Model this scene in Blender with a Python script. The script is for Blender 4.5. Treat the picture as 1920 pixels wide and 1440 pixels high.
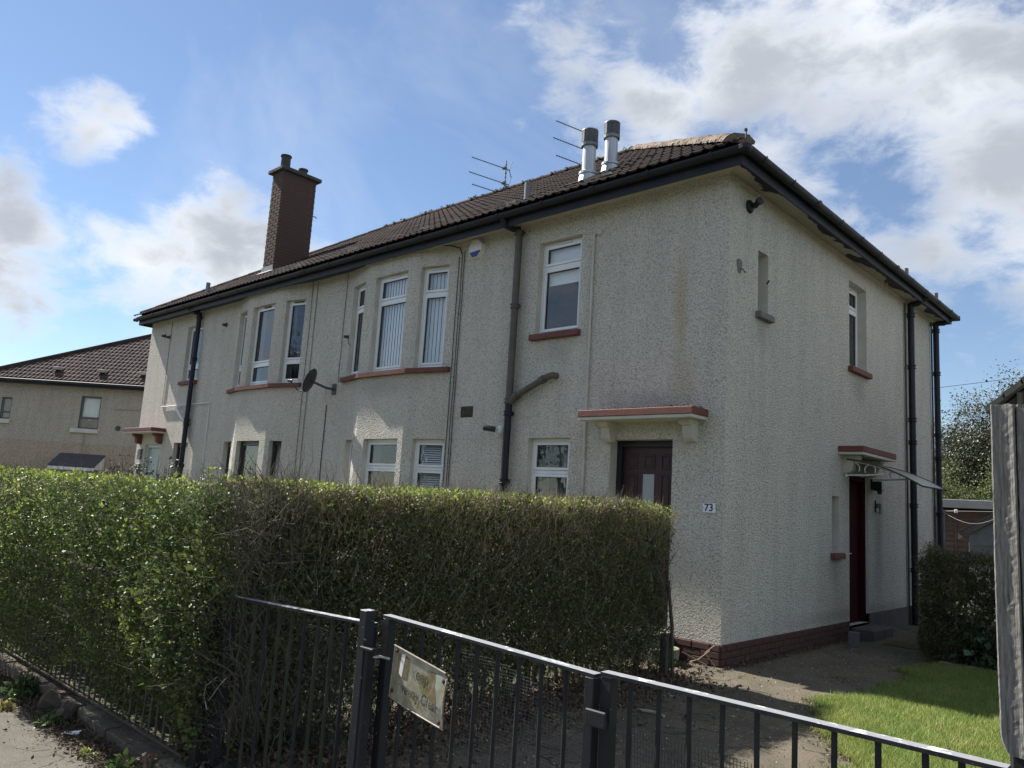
import bpy, bmesh, math, random
import numpy as np
from mathutils import Vector, Matrix
R = math.radians
random.seed(7); rng = np.random.default_rng(7)
scene = bpy.context.scene
for o in list(bpy.data.objects): bpy.data.objects.remove(o)
col = scene.collection

# ------------------------------------------------------------------ camera
CAM = Vector((4.2185, -8.0391, 1.65)); P, RO, YW = 0.150047, 0.062055, 0.755958
F = Vector((-math.sin(YW)*math.cos(P), math.cos(YW)*math.cos(P), math.sin(P)))
RT = Vector((math.cos(YW), math.sin(YW), 0)); UP = RT.cross(F)
R2 = RT*math.cos(RO) + UP*math.sin(RO); U2 = UP*math.cos(RO) - RT*math.sin(RO)
cd = bpy.data.cameras.new('camera'); cam = bpy.data.objects.new('camera', cd); col.objects.link(cam)
M3 = Matrix((R2, U2, -F)).transposed()
cam.matrix_world = Matrix.Translation(CAM) @ M3.to_4x4()
cd.sensor_width = 36; cd.lens = 1451.39/1920*36; cd.clip_start = 0.05; cd.clip_end = 3000
scene.camera = cam
scene.render.engine = 'CYCLES'
def raydir(px, py):   # direction seen at a pixel of the 1920x1440 photograph, used to aim the clouds of the sky
    return (F + R2*((px-960)/1451.39) - U2*((py-720)/1451.39)).normalized()

# ------------------------------------------------------------------ light
SUNTO = Vector((1.0, 0.083, -0.98)).normalized()        # direction the light travels
sd = bpy.data.lights.new('sun', 'SUN'); sd.energy = 5.0; sd.angle = R(0.55); sd.color = (1, .94, .85)
so = bpy.data.objects.new('sun', sd); col.objects.link(so)
so.rotation_euler = (-SUNTO).to_track_quat('Z', 'Y').to_euler()
so.location = (-20, -5, 25)
w = bpy.data.worlds.new('World'); scene.world = w; w.cycles.sampling_method = 'MANUAL'; w.cycles.sample_map_resolution = 512; w.use_nodes = True
nt = w.node_tree; nt.nodes.clear()
def N(t, **k):
    n = nt.nodes.new(t)
    for a, b in k.items(): setattr(n, a, b)
    return n
def LK(a, b): nt.links.new(a, b)
out = N('ShaderNodeOutputWorld'); bg = N('ShaderNodeBackground'); bg.inputs[1].default_value = 0.080
LK(bg.outputs[0], out.inputs[0])
sky = N('ShaderNodeTexSky', sky_type='NISHITA', sun_disc=False)
sky.sun_elevation = math.asin(-SUNTO.z); sky.sun_rotation = math.atan2(-SUNTO.x, -SUNTO.y)
sky.altitude = 50; sky.air_density = 1.0; sky.dust_density = 0.05; sky.ozone_density = 1.3
tc = N('ShaderNodeTexCoord')
def vm(op, a, b=None):
    n = N('ShaderNodeVectorMath', operation=op)
    for i, x in enumerate((a, b)):
        if x is None: continue
        if isinstance(x, (tuple, Vector, list)): n.inputs[i].default_value = tuple(x)
        else: LK(x, n.inputs[i])
    return n
def mt(op, a, b=None, c=None, clamp=False):
    n = N('ShaderNodeMath', operation=op); n.use_clamp = clamp
    for i, x in enumerate((a, b, c)):
        if x is None: continue
        if isinstance(x, (int, float)): n.inputs[i].default_value = x
        else: LK(x, n.inputs[i])
    return n.outputs[0]
dirn = vm('NORMALIZE', tc.outputs['Generated']).outputs[0]
def noise(vec, scale, detail=6, rough=.55, dist=0.0, off=(0, 0, 0)):
    a = vm('ADD', vec, off).outputs[0]
    n = N('ShaderNodeTexNoise'); LK(a, n.inputs['Vector'])
    n.inputs['Scale'].default_value = scale; n.inputs['Detail'].default_value = detail
    n.inputs['Roughness'].default_value = rough; n.inputs['Distortion'].default_value = dist
    return n.outputs[0]
warp = N('ShaderNodeTexNoise'); LK(dirn, warp.inputs['Vector']); warp.inputs['Scale'].default_value = 5.0; warp.inputs['Detail'].default_value = 3
wv = vm('SCALE', vm('SUBTRACT', warp.outputs['Color'], (.5, .5, .5)).outputs[0]); wv.inputs['Scale'].default_value = .085
wdir = vm('ADD', dirn, wv.outputs[0]).outputs[0]
# clouds: centre, angular radius, weight (a few soft humps; the noise gives them their shape)
blobs = [(160,262,70,.85),(15,430,125,1.05),(-60,500,150,1.0),(180,440,110,.9),(290,480,130,1.05),(420,470,130,1.05),(530,495,110,.85),(330,560,120,.75),
 (40,625,70,.62),(25,690,60,.5),
 (1070,60,125,.62),(1230,170,165,.76),(1420,90,230,.82),(1640,130,270,.90),(1880,120,280,.95),(1640,350,210,.8),(1860,340,220,.9),(1740,480,150,.7),(1480,300,140,.7),(1770,560,60,.5),(1210,270,90,.7)]
gaps = [(1645,375,85,.75),(1250,90,55,.45),(1340,270,50,.5),(1850,395,60,.4),(960,140,60,.3)]
mask = None
for (px, py, r, wt) in blobs:
    c = raydir(px, py); d = vm('DISTANCE', wdir, c).outputs['Value']
    v = mt('MULTIPLY_ADD', d, -wt*1451./(r*1.15), wt*1.05)
    mask = v if mask is None else mt('SMOOTH_MAX', mask, v, .16)
for (px, py, r, wt) in gaps:
    c = raydir(px, py); d = vm('DISTANCE', wdir, c).outputs['Value']
    v = mt('MULTIPLY_ADD', d, -wt*1451./(r*1.2), wt, clamp=True)
    mask = mt('SUBTRACT', mask, v)
crg = random.Random(5)
k = 0
while k < 16:                                          # unseen clouds round the rest of the sky, thickened to add ambient light
    az, el = crg.uniform(0, 6.283), crg.uniform(.15, 1.1)
    c = Vector((math.cos(az)*math.cos(el), math.sin(az)*math.cos(el), math.sin(el)))
    if c.dot(raydir(960, 500)) > .66: continue
    k += 1
    d = vm('DISTANCE', wdir, c).outputs['Value']; r = crg.uniform(.22, .55)
    mask = mt('MAXIMUM', mask, mt('MULTIPLY_ADD', d, -1.0/r, 1.0))
for c, r in ((Vector((-6.8, -8, 3.05)), .30), (Vector((-10, -8, 3.0)), .22), (Vector((-15, -8, 3.4)), .16)):   # unseen clouds added to pale the upper window reflections
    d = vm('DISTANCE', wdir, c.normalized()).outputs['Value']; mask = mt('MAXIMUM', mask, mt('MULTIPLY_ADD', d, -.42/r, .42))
mask = mt('MAXIMUM', mask, -.9)
sv = vm('MULTIPLY', dirn, (1., 1., 1.7)).outputs[0]
f1 = noise(sv, 5.5, 8, .60, .35); f2 = noise(sv, 17.0, 7, .66, .5, (3, 1, 2))
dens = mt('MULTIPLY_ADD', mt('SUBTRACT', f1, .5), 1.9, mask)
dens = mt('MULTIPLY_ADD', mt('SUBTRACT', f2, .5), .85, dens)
mr = N('ShaderNodeMapRange', interpolation_type='SMOOTHSTEP'); LK(dens, mr.inputs[0])
mr.inputs[1].default_value = .18; mr.inputs[2].default_value = .84; mr.inputs[3].default_value = 0; mr.inputs[4].default_value = .98
# soft high veil
veil = mt('MULTIPLY', mt('SUBTRACT', noise(wdir, 3.0, 5, .6, .5, (9, 4, 1)), .48, clamp=True), .9)
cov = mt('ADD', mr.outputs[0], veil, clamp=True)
# thick parts are greyer
thk = N('ShaderNodeMapRange', interpolation_type='SMOOTHSTEP')
LK(mt('MULTIPLY_ADD', mt('SUBTRACT', noise(sv, 4.2, 4, .5, .1, (1, 7, 3)), .5), 2.2, dens), thk.inputs[0])
thk.inputs[1].default_value = .25; thk.inputs[2].default_value = 1.2
cl = N('ShaderNodeMixRGB'); LK(thk.outputs[0], cl.inputs[0])
cl.inputs[1].default_value = (5.1, 5.3, 5.6, 1); cl.inputs[2].default_value = (2.75, 2.95, 3.3, 1)
skym = N('ShaderNodeMixRGB', blend_type='MULTIPLY'); skym.inputs[0].default_value = 1; LK(sky.outputs[0], skym.inputs[1]); skym.inputs[2].default_value = (.60, .645, .70, 1)
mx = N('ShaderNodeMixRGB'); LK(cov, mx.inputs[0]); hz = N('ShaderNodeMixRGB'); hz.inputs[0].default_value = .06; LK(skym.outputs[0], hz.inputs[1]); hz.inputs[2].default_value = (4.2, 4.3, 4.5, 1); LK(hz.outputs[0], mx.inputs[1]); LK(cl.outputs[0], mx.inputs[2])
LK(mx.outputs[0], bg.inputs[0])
vs = scene.view_settings
vs.view_transform = 'Standard'; vs.look = 'None'; vs.gamma = 1; vs.exposure = 1.28; vs.use_curve_mapping = False

# ------------------------------------------------------------------ materials
MATS = {}
def mat(name, c, rough=.8, c2=None, vs_=None, bump=0., bscale=60., metal=0., spec=.5, c3=None, s3=8., t3=(.55, .7), noise_scale=6., isl=0., trans=0., kind='noise', aniso=None, d=None):
    """c base, c2 second colour in noise patches, c3 stains, isl per-piece random variation, trans leaf translucency"""
    if name in MATS: return MATS[name]
    m = bpy.data.materials.new(name); m.use_nodes = True; t = m.node_tree; b = t.nodes['Principled BSDF']; MATS[name] = m
    n_ = t.nodes.new; L = t.links.new
    tcn = n_('ShaderNodeTexCoord'); vec = tcn.outputs['Object']
    if aniso:
        mp = n_('ShaderNodeMapping'); mp.inputs['Scale'].default_value = aniso; L(vec, mp.inputs[0]); vec = mp.outputs[0]
    cur = None
    rgb = n_('ShaderNodeRGB'); rgb.outputs[0].default_value = (*c, 1); cur = rgb.outputs[0]
    def nz(s, det=5, r=.6):
        q = n_('ShaderNodeTexNoise'); L(vec, q.inputs['Vector']); q.inputs['Scale'].default_value = s; q.inputs['Detail'].default_value = det; q.inputs['Roughness'].default_value = r; return q.outputs[0]
    def mixc(f, a, bcol):
        q = n_('ShaderNodeMixRGB'); L(f, q.inputs[0]); L(a, q.inputs[1]); q.inputs[2].default_value = (*bcol, 1); return q.outputs[0]
    def ramp(v, a, bb):
        q = n_('ShaderNodeMapRange'); L(v, q.inputs[0]); q.inputs[1].default_value = a; q.inputs[2].default_value = bb; return q.outputs[0]
    if c2: cur = mixc(ramp(nz(noise_scale), .35, .65), cur, c2)
    if c3: cur = mixc(ramp(nz(s3, 7, .65), *t3), cur, c3)
    if isl:
        g = n_('ShaderNodeNewGeometry'); h = n_('ShaderNodeHueSaturation'); L(cur, h.inputs['Color'])
        r1 = n_('ShaderNodeMapRange'); L(g.outputs['Random Per Island'], r1.inputs[0]); r1.inputs[3].default_value = 1-isl; r1.inputs[4].default_value = 1+isl; L(r1.outputs[0], h.inputs['Value'])
        mu = n_('ShaderNodeMath'); mu.operation = 'MULTIPLY'; L(g.outputs['Random Per Island'], mu.inputs[0]); mu.inputs[1].default_value = 37.7
        fr = n_('ShaderNodeMath'); fr.operation = 'FRACT'; L(mu.outputs[0], fr.inputs[0])
        r2_ = n_('ShaderNodeMapRange'); L(fr.outputs[0], r2_.inputs[0]); r2_.inputs[3].default_value = .5-isl*.06; r2_.inputs[4].default_value = .5+isl*.05; L(r2_.outputs[0], h.inputs['Hue'])
        cur = h.outputs[0]
    L(cur, b.inputs['Base Color']); b.inputs['Roughness'].default_value = rough; b.inputs['Metallic'].default_value = metal
    b.inputs['Specular IOR Level'].default_value = spec
    if bump:
        bn = n_('ShaderNodeBump'); bn.inputs['Strength'].default_value = min(1, bump); bn.inputs['Distance'].default_value = .02 if d is None else d
        L(nz(bscale, 6, .65), bn.inputs['Height']); L(bn.outputs[0], b.inputs['Normal'])
    if trans:
        tr = n_('ShaderNodeBsdfTranslucent'); L(cur, tr.inputs[0]); ms = n_('ShaderNodeMixShader'); ms.inputs[0].default_value = trans
        L(b.outputs[0], ms.inputs[1]); L(tr.outputs[0], ms.inputs[2]); L(ms.outputs[0], t.nodes['Material Output'].inputs[0])
    return m

def roughcast(name, c, cdark, size=26., strength=1., dist=.03, stain=None):
    m = bpy.data.materials.new(name); m.use_nodes = True; t = m.node_tree; b = t.nodes['Principled BSDF']; n_ = t.nodes.new; L = t.links.new
    g = n_('ShaderNodeNewGeometry'); pos = g.outputs['Position']
    wn = n_('ShaderNodeTexNoise'); L(pos, wn.inputs[0]); wn.inputs['Scale'].default_value = 30; wn.inputs['Detail'].default_value = 2
    wm = n_('ShaderNodeVectorMath'); wm.operation = 'SCALE'; L(wn.outputs['Color'], wm.inputs[0]); wm.inputs['Scale'].default_value = .03
    wa = n_('ShaderNodeVectorMath'); L(pos, wa.inputs[0]); L(wm.outputs[0], wa.inputs[1])
    v1 = n_('ShaderNodeTexVoronoi'); v1.feature = 'SMOOTH_F1'; L(wa.outputs[0], v1.inputs['Vector']); v1.inputs['Scale'].default_value = size; v1.inputs['Smoothness'].default_value = .35; v1.inputs['Randomness'].default_value = 1
    n1 = n_('ShaderNodeTexNoise'); L(wa.outputs[0], n1.inputs[0]); n1.inputs['Scale'].default_value = size*1.1; n1.inputs['Detail'].default_value = 6; n1.inputs['Roughness'].default_value = .7
    ad = n_('ShaderNodeMath'); ad.operation = 'MULTIPLY_ADD'; L(v1.outputs['Distance'], ad.inputs[0]); ad.inputs[1].default_value = -.9; L(n1.outputs[0], ad.inputs[2])
    bn = n_('ShaderNodeBump'); bn.inputs['Strength'].default_value = strength; bn.inputs['Distance'].default_value = dist; L(ad.outputs[0], bn.inputs['Height']); L(bn.outputs[0], b.inputs['Normal'])
    cr = n_('ShaderNodeMapRange'); L(ad.outputs[0], cr.inputs[0]); cr.inputs[1].default_value = -.28; cr.inputs[2].default_value = .24
    mx_ = n_('ShaderNodeMixRGB'); L(cr.outputs[0], mx_.inputs[0]); mx_.inputs[1].default_value = (*cdark, 1); mx_.inputs[2].default_value = (*c, 1)
    # weathering: broad patches and vertical runs
    mp = n_('ShaderNodeMapping'); mp.inputs['Scale'].default_value = (2.2, 2.2, .35); L(pos, mp.inputs[0])
    n2 = n_('ShaderNodeTexNoise'); L(mp.outputs[0], n2.inputs[0]); n2.inputs['Scale'].default_value = 1.6; n2.inputs['Detail'].default_value = 7; n2.inputs['Roughness'].default_value = .65
    r2_ = n_('ShaderNodeMapRange'); L(n2.outputs[0], r2_.inputs[0]); r2_.inputs[1].default_value = .42; r2_.inputs[2].default_value = .78; r2_.inputs[4].default_value = .42
    m2 = n_('ShaderNodeMixRGB'); m2.blend_type = 'MULTIPLY'; L(r2_.outputs[0], m2.inputs[0]); L(mx_.outputs[0], m2.inputs[1]); m2.inputs[2].default_value = (.62, .6, .56, 1)
    cur = m2.outputs[0]
    for (cx, cz, hw, hh, colr, amt, axis) in (stain or []):
        sx = n_('ShaderNodeSeparateXYZ'); L(pos, sx.inputs[0])
        def ab(src, c0, h):
            q = n_('ShaderNodeMath'); q.operation = 'SUBTRACT'; L(src, q.inputs[0]); q.inputs[1].default_value = c0
            q2 = n_('ShaderNodeMath'); q2.operation = 'ABSOLUTE'; L(q.outputs[0], q2.inputs[0])
            q3 = n_('ShaderNodeMapRange'); q3.interpolation_type = 'SMOOTHSTEP'; L(q2.outputs[0], q3.inputs[0]); q3.inputs[1].default_value = h; q3.inputs[2].default_value = 0; q3.inputs[3].default_value = 0; q3.inputs[4].default_value = 1; return q3.outputs[0]
        a = n_('ShaderNodeMath'); a.operation = 'MULTIPLY'; L(ab(sx.outputs[axis], cx, hw), a.inputs[0]); L(ab(sx.outputs[2], cz, hh), a.inputs[1])
        a2 = n_('ShaderNodeMath'); a2.operation = 'MULTIPLY'; L(a.outputs[0], a2.inputs[0])
        rr = n_('ShaderNodeMapRange'); L(n1.outputs[0], rr.inputs[0]); rr.inputs[1].default_value = .35; rr.inputs[2].default_value = .6; rr.inputs[4].default_value = amt; L(rr.outputs[0], a2.inputs[1])
        q = n_('ShaderNodeMixRGB'); L(a2.outputs[0], q.inputs[0]); L(cur, q.inputs[1]); q.inputs[2].default_value = (*colr, 1); cur = q.outputs[0]
    L(cur, b.inputs['Base Color']); b.inputs['Roughness'].default_value = .9; b.inputs['Specular IOR Level'].default_value = .25
    return m
M_RC = roughcast('roughcast_cream', (.84, .80, .72), (.50, .475, .41), 50., 1., .030,
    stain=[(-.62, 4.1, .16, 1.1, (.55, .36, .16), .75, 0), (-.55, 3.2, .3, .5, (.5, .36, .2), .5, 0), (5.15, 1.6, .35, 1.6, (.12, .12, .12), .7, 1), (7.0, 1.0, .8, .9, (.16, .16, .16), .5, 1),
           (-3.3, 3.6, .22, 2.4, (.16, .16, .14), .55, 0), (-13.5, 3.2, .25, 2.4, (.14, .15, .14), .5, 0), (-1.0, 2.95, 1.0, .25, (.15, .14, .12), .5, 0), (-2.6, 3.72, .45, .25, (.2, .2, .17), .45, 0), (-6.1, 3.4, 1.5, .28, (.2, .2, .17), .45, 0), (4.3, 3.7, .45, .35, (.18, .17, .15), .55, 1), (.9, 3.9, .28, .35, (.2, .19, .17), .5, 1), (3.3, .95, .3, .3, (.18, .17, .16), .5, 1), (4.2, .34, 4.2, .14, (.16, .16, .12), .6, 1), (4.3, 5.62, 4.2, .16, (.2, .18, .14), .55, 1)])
M_RC2 = roughcast('roughcast_tan', (.42, .385, .335), (.28, .255, .22), 26., .5, .02)
M_RC3 = roughcast('roughcast_pinkish_tan', (.42, .35, .28), (.24, .19, .155), 26., .5, .02)
M_SMOOTH = mat('smooth_cream_render', (.56, .535, .47), .85, (.45, .43, .375), bump=.25, bscale=50, noise_scale=3, d=.01)
M_WHITE = mat('white_upvc', (.78, .79, .80), .35, (.72, .73, .74), noise_scale=5)
M_SEAL = mat('dark_rubber_seal', (.03, .03, .035), .6)
M_RED = mat('red_oxide_paint', (.17, .056, .044), .75, (.125, .044, .036), bump=.5, bscale=45, c3=(.24, .13, .11), s3=30, t3=(.6, .78), d=.01)
M_BRICKRED = mat('painted_red_brick', (.078, .027, .024), .85, (.045, .024, .023), bump=.6, bscale=70, c3=(.13, .06, .05), s3=22, t3=(.64, .76), isl=.2, d=.01)
M_MORTAR = mat('dark_mortar', (.055, .027, .025), .95, (.09, .05, .045), bump=.6, bscale=80, d=.01)
M_PLGREY = mat('dark_grey_plinth_paint', (.055, .05, .055), .8, (.09, .08, .08), bump=.6, bscale=40, d=.01)
M_BLACK = mat('black_gloss_paint', (.010, .012, .018), .45, (.018, .02, .026), spec=.3, bump=.25, bscale=25, c3=(.09, .085, .08), s3=14, t3=(.66, .78), d=.006)
M_BLACK2 = mat('black_gutter_plastic', (.012, .014, .021), .48, (.020, .022, .028), spec=.28, noise_scale=3, c3=(.045, .043, .04), s3=9, t3=(.6, .8))
M_BROWNP = mat('brown_painted_iron', (.105, .088, .075), .6, (.075, .062, .054), bump=.3, bscale=30, d=.006)
M_GREYPIPE = mat('grey_pipe', (.16, .18, .19), .55, (.12, .135, .14))
M_SOFFIT = mat('cream_soffit_paint', (.50, .47, .40), .8, (.40, .37, .31), noise_scale=2)
def m_peel():
    m = bpy.data.materials.new('peeling_soffit_paint'); m.use_nodes = True; t = m.node_tree; b = t.nodes['Principled BSDF']; n_ = t.nodes.new; L = t.links.new
    g = n_('ShaderNodeNewGeometry'); s_ = n_('ShaderNodeSeparateXYZ'); L(g.outputs['Position'], s_.inputs[0])
    mp = n_('ShaderNodeMapping'); mp.inputs['Scale'].default_value = (1.6, .8, 1); L(g.outputs['Position'], mp.inputs[0])
    n1 = n_('ShaderNodeTexNoise'); L(mp.outputs[0], n1.inputs[0]); n1.inputs['Scale'].default_value = 1.1; n1.inputs['Detail'].default_value = 8; n1.inputs['Roughness'].default_value = .58
    a = n_('ShaderNodeMath'); a.operation = 'MULTIPLY_ADD'; L(s_.outputs[0], a.inputs[0]); a.inputs[1].default_value = 1.0; L(n1.outputs[0], a.inputs[2])
    r = n_('ShaderNodeMapRange'); L(a.outputs[0], r.inputs[0]); r.inputs[1].default_value = .645; r.inputs[2].default_value = .655
    n2 = n_('ShaderNodeTexNoise'); L(g.outputs['Position'], n2.inputs[0]); n2.inputs['Scale'].default_value = 3; n2.inputs['Detail'].default_value = 5
    c0 = n_('ShaderNodeMixRGB'); L(n2.outputs[0], c0.inputs[0]); c0.inputs[1].default_value = (.30, .27, .22, 1); c0.inputs[2].default_value = (.50, .46, .38, 1)
    c = n_('ShaderNodeMixRGB'); L(r.outputs[0], c.inputs[0]); L(c0.outputs[0], c.inputs[1]); c.inputs[2].default_value = (.022, .022, .027, 1); L(c.outputs[0], b.inputs['Base Color']); b.inputs['Roughness'].default_value = .8
    bn = n_('ShaderNodeBump'); bn.inputs['Strength'].default_value = .6; bn.inputs['Distance'].default_value = .01; L(r.outputs[0], bn.inputs['Height']); L(bn.outputs[0], b.inputs['Normal']); return m
M_SOFFITPEEL = m_peel()
M_SOFFITB = mat('navy_black_soffit_paint', (.022, .026, .038), .6, (.03, .034, .045))
M_TILE = mat('brown_concrete_tile', (.032, .023, .022), .92, (.052, .038, .036), noise_scale=1.3, spec=.08, bump=.35, bscale=60, c3=(.13, .11, .07), s3=5, t3=(.62, .78), isl=.4, d=.01)
M_TILE2 = mat('grey_brown_tile', (.055, .042, .041), .92, (.075, .058, .056), spec=.1, noise_scale=1.0, isl=.25)
M_MORT2 = mat('weathered_hip_mortar', (.22, .175, .135), .95, (.15, .11, .085), bump=.9, bscale=12, c3=(.10, .10, .05), s3=10, t3=(.58, .66), d=.03)
M_MOSS = mat('yellow_green_moss', (.13, .13, .05), .95, (.20, .18, .08), bump=.8, bscale=60, isl=.3)
M_SEDUM = mat('dark_red_sedum', (.07, .025, .02), .9, (.10, .06, .03), isl=.4)
M_VENT = mat('pale_tile_vent', (.40, .36, .31), .8, (.3, .27, .23))
M_CHBRICK = mat('brown_chimney_brick', (.115, .066, .051), .9, (.07, .045, .037), noise_scale=2.5, bump=.5, bscale=60, c3=(.04, .035, .03), s3=3, t3=(.55, .75), isl=.4, d=.01)
M_CHMORT = mat('chimney_mortar', (.10, .085, .072), .95)
M_CAP = mat('sooty_cement_cap', (.075, .075, .07), .95, (.05, .05, .045), bump=.6, bscale=20)
M_POT = mat('sooty_clay_pot', (.045, .043, .04), .9, (.07, .06, .05))
M_ZINC = mat('galvanised_steel', (.46, .49, .51), .45, (.34, .36, .38), metal=.85, noise_scale=4, aniso=(6, 6, .6))
M_COWL = mat('dull_steel_cowl', (.20, .21, .22), .5, (.14, .14, .15), metal=.6)
M_LEAD = mat('pale_lead_flashing', (.35, .36, .37), .6, (.25, .26, .27))
M_ALU = mat('aerial_aluminium', (.09, .095, .11), .5, metal=.5)
M_DOOR = mat('burgundy_door', (.055, .018, .020), .45, (.045, .014, .016), noise_scale=2)
M_DOOR2 = mat('dark_red_door', (.042, .004, .009), .8, (.034, .003, .008), spec=.08, noise_scale=2)
M_DOORW = mat('pale_grey_green_door', (.42, .47, .46), .5)
M_NAVY = mat('navy_black_frame', (.012, .014, .022), .4)
M_FROST = mat('frosted_glass', (.34, .38, .40), .3)
M_BLIND = mat('white_blind', (.82, .83, .83), .8)
M_BLINDV = mat('grey_vertical_blind', (.78, .80, .82), .8, (.70, .73, .76))
M_NET = mat('dim_curtain', (.085, .095, .10), .9, (.05, .055, .06), noise_scale=5, aniso=(6, 6, .4))
M_DARKROOM = mat('dim_room', (.02, .022, .026), .9)
M_POLE = mat('white_plastic', (.68, .69, .70), .4)
M_BLUE = mat('blue_plastic', (.02, .045, .20), .5)
M_PLATE = mat('white_enamel', (.80, .82, .85), .3)
M_INK = mat('navy_ink', (.008, .015, .06), .4)
M_DISH = mat('dark_grey_dish', (.045, .047, .05), .5)
M_CABLE = mat('dark_cable', (.05, .048, .045), .7)
M_CABLEG = mat('grey_cable', (.30, .28, .23), .7)
M_TIMBER = mat('weathered_grey_timber', (.30, .29, .275), .9, (.12, .115, .11), noise_scale=5, bump=1., bscale=9, aniso=(7, 7, .8), c3=(.42, .41, .38), s3=6, t3=(.56, .75), d=.06)
M_SHED = mat('brown_shed_board', (.16, .105, .085), .85, (.11, .07, .06), noise_scale=4, aniso=(1, 1, 6))
M_SHEDG = mat('grey_blue_shed_board', (.25, .28, .29), .85, (.2, .22, .23))
M_FELT = mat('grey_roof_felt', (.20, .22, .24), .9, (.16, .175, .19))
M_FELTD = mat('dark_roof_felt', (.055, .052, .06), .85, (.075, .07, .078))
M_BARGE = mat('worn_bargeboard', (.21, .19, .165), .85, (.13, .12, .1))
M_CONC = mat('mossy_concrete', (.26, .25, .20), .95, (.13, .15, .07), bump=.8, bscale=30, noise_scale=9)
M_STONE = mat('brown_sandstone_block', (.13, .095, .078), .95, (.075, .065, .052), bump=.8, bscale=25, noise_scale=8, isl=.25, c3=(.10, .11, .06), s3=7, t3=(.55, .7))
M_PAPER = mat('white_paper', (.8, .82, .86), .8)

def m_glass():
    m = bpy.data.materials.new('window_glass'); m.use_nodes = True; t = m.node_tree; t.nodes.clear()
    o = t.nodes.new('ShaderNodeOutputMaterial'); ms = t.nodes.new('ShaderNodeMixShader'); g = t.nodes.new('ShaderNodeBsdfGlossy'); tr = t.nodes.new('ShaderNodeBsdfTransparent'); f = t.nodes.new('ShaderNodeFresnel')
    gq = t.nodes.new('ShaderNodeNewGeometry'); iq = t.nodes.new('ShaderNodeMapRange'); t.links.new(gq.outputs['Backfacing'], iq.inputs[0]); iq.inputs[3].default_value = 1.8; iq.inputs[4].default_value = 1/1.8; t.links.new(iq.outputs[0], f.inputs[0])   # same reflectance whichever way the pane's face points
    g.inputs['Roughness'].default_value = .01; g.inputs[0].default_value = (.95, .97, 1, 1); tr.inputs[0].default_value = (.93, .96, .96, 1)
    ns = t.nodes.new('ShaderNodeTexNoise'); ns.inputs['Scale'].default_value = 1.5; bn = t.nodes.new('ShaderNodeBump'); bn.inputs['Strength'].default_value = .05; bn.inputs['Distance'].default_value = .05
    t.links.new(ns.outputs[0], bn.inputs['Height']); t.links.new(bn.outputs[0], g.inputs['Normal'])
    t.links.new(f.outputs[0], ms.inputs[0]); t.links.new(tr.outputs[0], ms.inputs[1]); t.links.new(g.outputs[0], ms.inputs[2]); t.links.new(ms.outputs[0], o.inputs[0]); return m
M_GLASS = m_glass()
def m_poly():
    m = bpy.data.materials.new('clear_polycarbonate'); m.use_nodes = True; t = m.node_tree; t.nodes.clear()
    o = t.nodes.new('ShaderNodeOutputMaterial'); ms = t.nodes.new('ShaderNodeMixShader'); g = t.nodes.new('ShaderNodeBsdfPrincipled'); tr = t.nodes.new('ShaderNodeBsdfTransparent')
    g.inputs['Base Color'].default_value = (.45, .44, .36, 1); g.inputs['Roughness'].default_value = .35; ms.inputs[0].default_value = .6; tr.inputs[0].default_value = (.85, .87, .8, 1)
    t.links.new(tr.outputs[0], ms.inputs[1]); t.links.new(g.outputs[0], ms.inputs[2]); t.links.new(ms.outputs[0], o.inputs[0]); return m
M_POLY = m_poly()

# rail paint: flaking black over pale undercoat; upper faces also coloured lighter as if lit
def m_rail():
    m = bpy.data.materials.new('flaking_black_rail_paint_lit_top'); m.use_nodes = True; t = m.node_tree; b = t.nodes['Principled BSDF']; n_ = t.nodes.new; L = t.links.new
    g = n_('ShaderNodeNewGeometry'); s = n_('ShaderNodeSeparateXYZ'); L(g.outputs['True Normal'], s.inputs[0])
    a = n_('ShaderNodeTexNoise'); L(g.outputs['Position'], a.inputs[0]); a.inputs['Scale'].default_value = 13; a.inputs['Detail'].default_value = 8; a.inputs['Roughness'].default_value = .72
    r = n_('ShaderNodeMapRange'); L(a.outputs[0], r.inputs[0]); r.inputs[1].default_value = .56; r.inputs[2].default_value = .60
    u = n_('ShaderNodeMapRange'); L(s.outputs[2], u.inputs[0]); u.inputs[1].default_value = .3; u.inputs[2].default_value = .8
    m1 = n_('ShaderNodeMath'); m1.operation = 'MULTIPLY'; L(r.outputs[0], m1.inputs[0]); L(u.outputs[0], m1.inputs[1])
    c = n_('ShaderNodeMixRGB'); L(u.outputs[0], c.inputs[0]); c.inputs[1].default_value = (.014, .016, .021, 1); c.inputs[2].default_value = (.21, .22, .24, 1)
    a2 = n_('ShaderNodeTexNoise'); L(g.outputs['Position'], a2.inputs[0]); a2.inputs['Scale'].default_value = 55; a2.inputs['Detail'].default_value = 4
    r3 = n_('ShaderNodeMapRange'); L(a2.outputs[0], r3.inputs[0]); r3.inputs[1].default_value = .70; r3.inputs[2].default_value = .73; r3.inputs[4].default_value = .4
    mm = n_('ShaderNodeMath'); mm.operation = 'MAXIMUM'; L(m1.outputs[0], mm.inputs[0]); L(r3.outputs[0], mm.inputs[1])
    c2 = n_('ShaderNodeMixRGB'); L(mm.outputs[0], c2.inputs[0]); L(c.outputs[0], c2.inputs[1]); c2.inputs[2].default_value = (.55, .56, .56, 1)
    L(c2.outputs[0], b.inputs['Base Color']); b.inputs['Roughness'].default_value = .6; b.inputs['Specular IOR Level'].default_value = .3
    bn = n_('ShaderNodeBump'); bn.inputs['Strength'].default_value = .6; bn.inputs['Distance'].default_value = .004; L(a.outputs[0], bn.inputs['Height']); L(bn.outputs[0], b.inputs['Normal'])
    return m
M_RAIL = m_rail()
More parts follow.
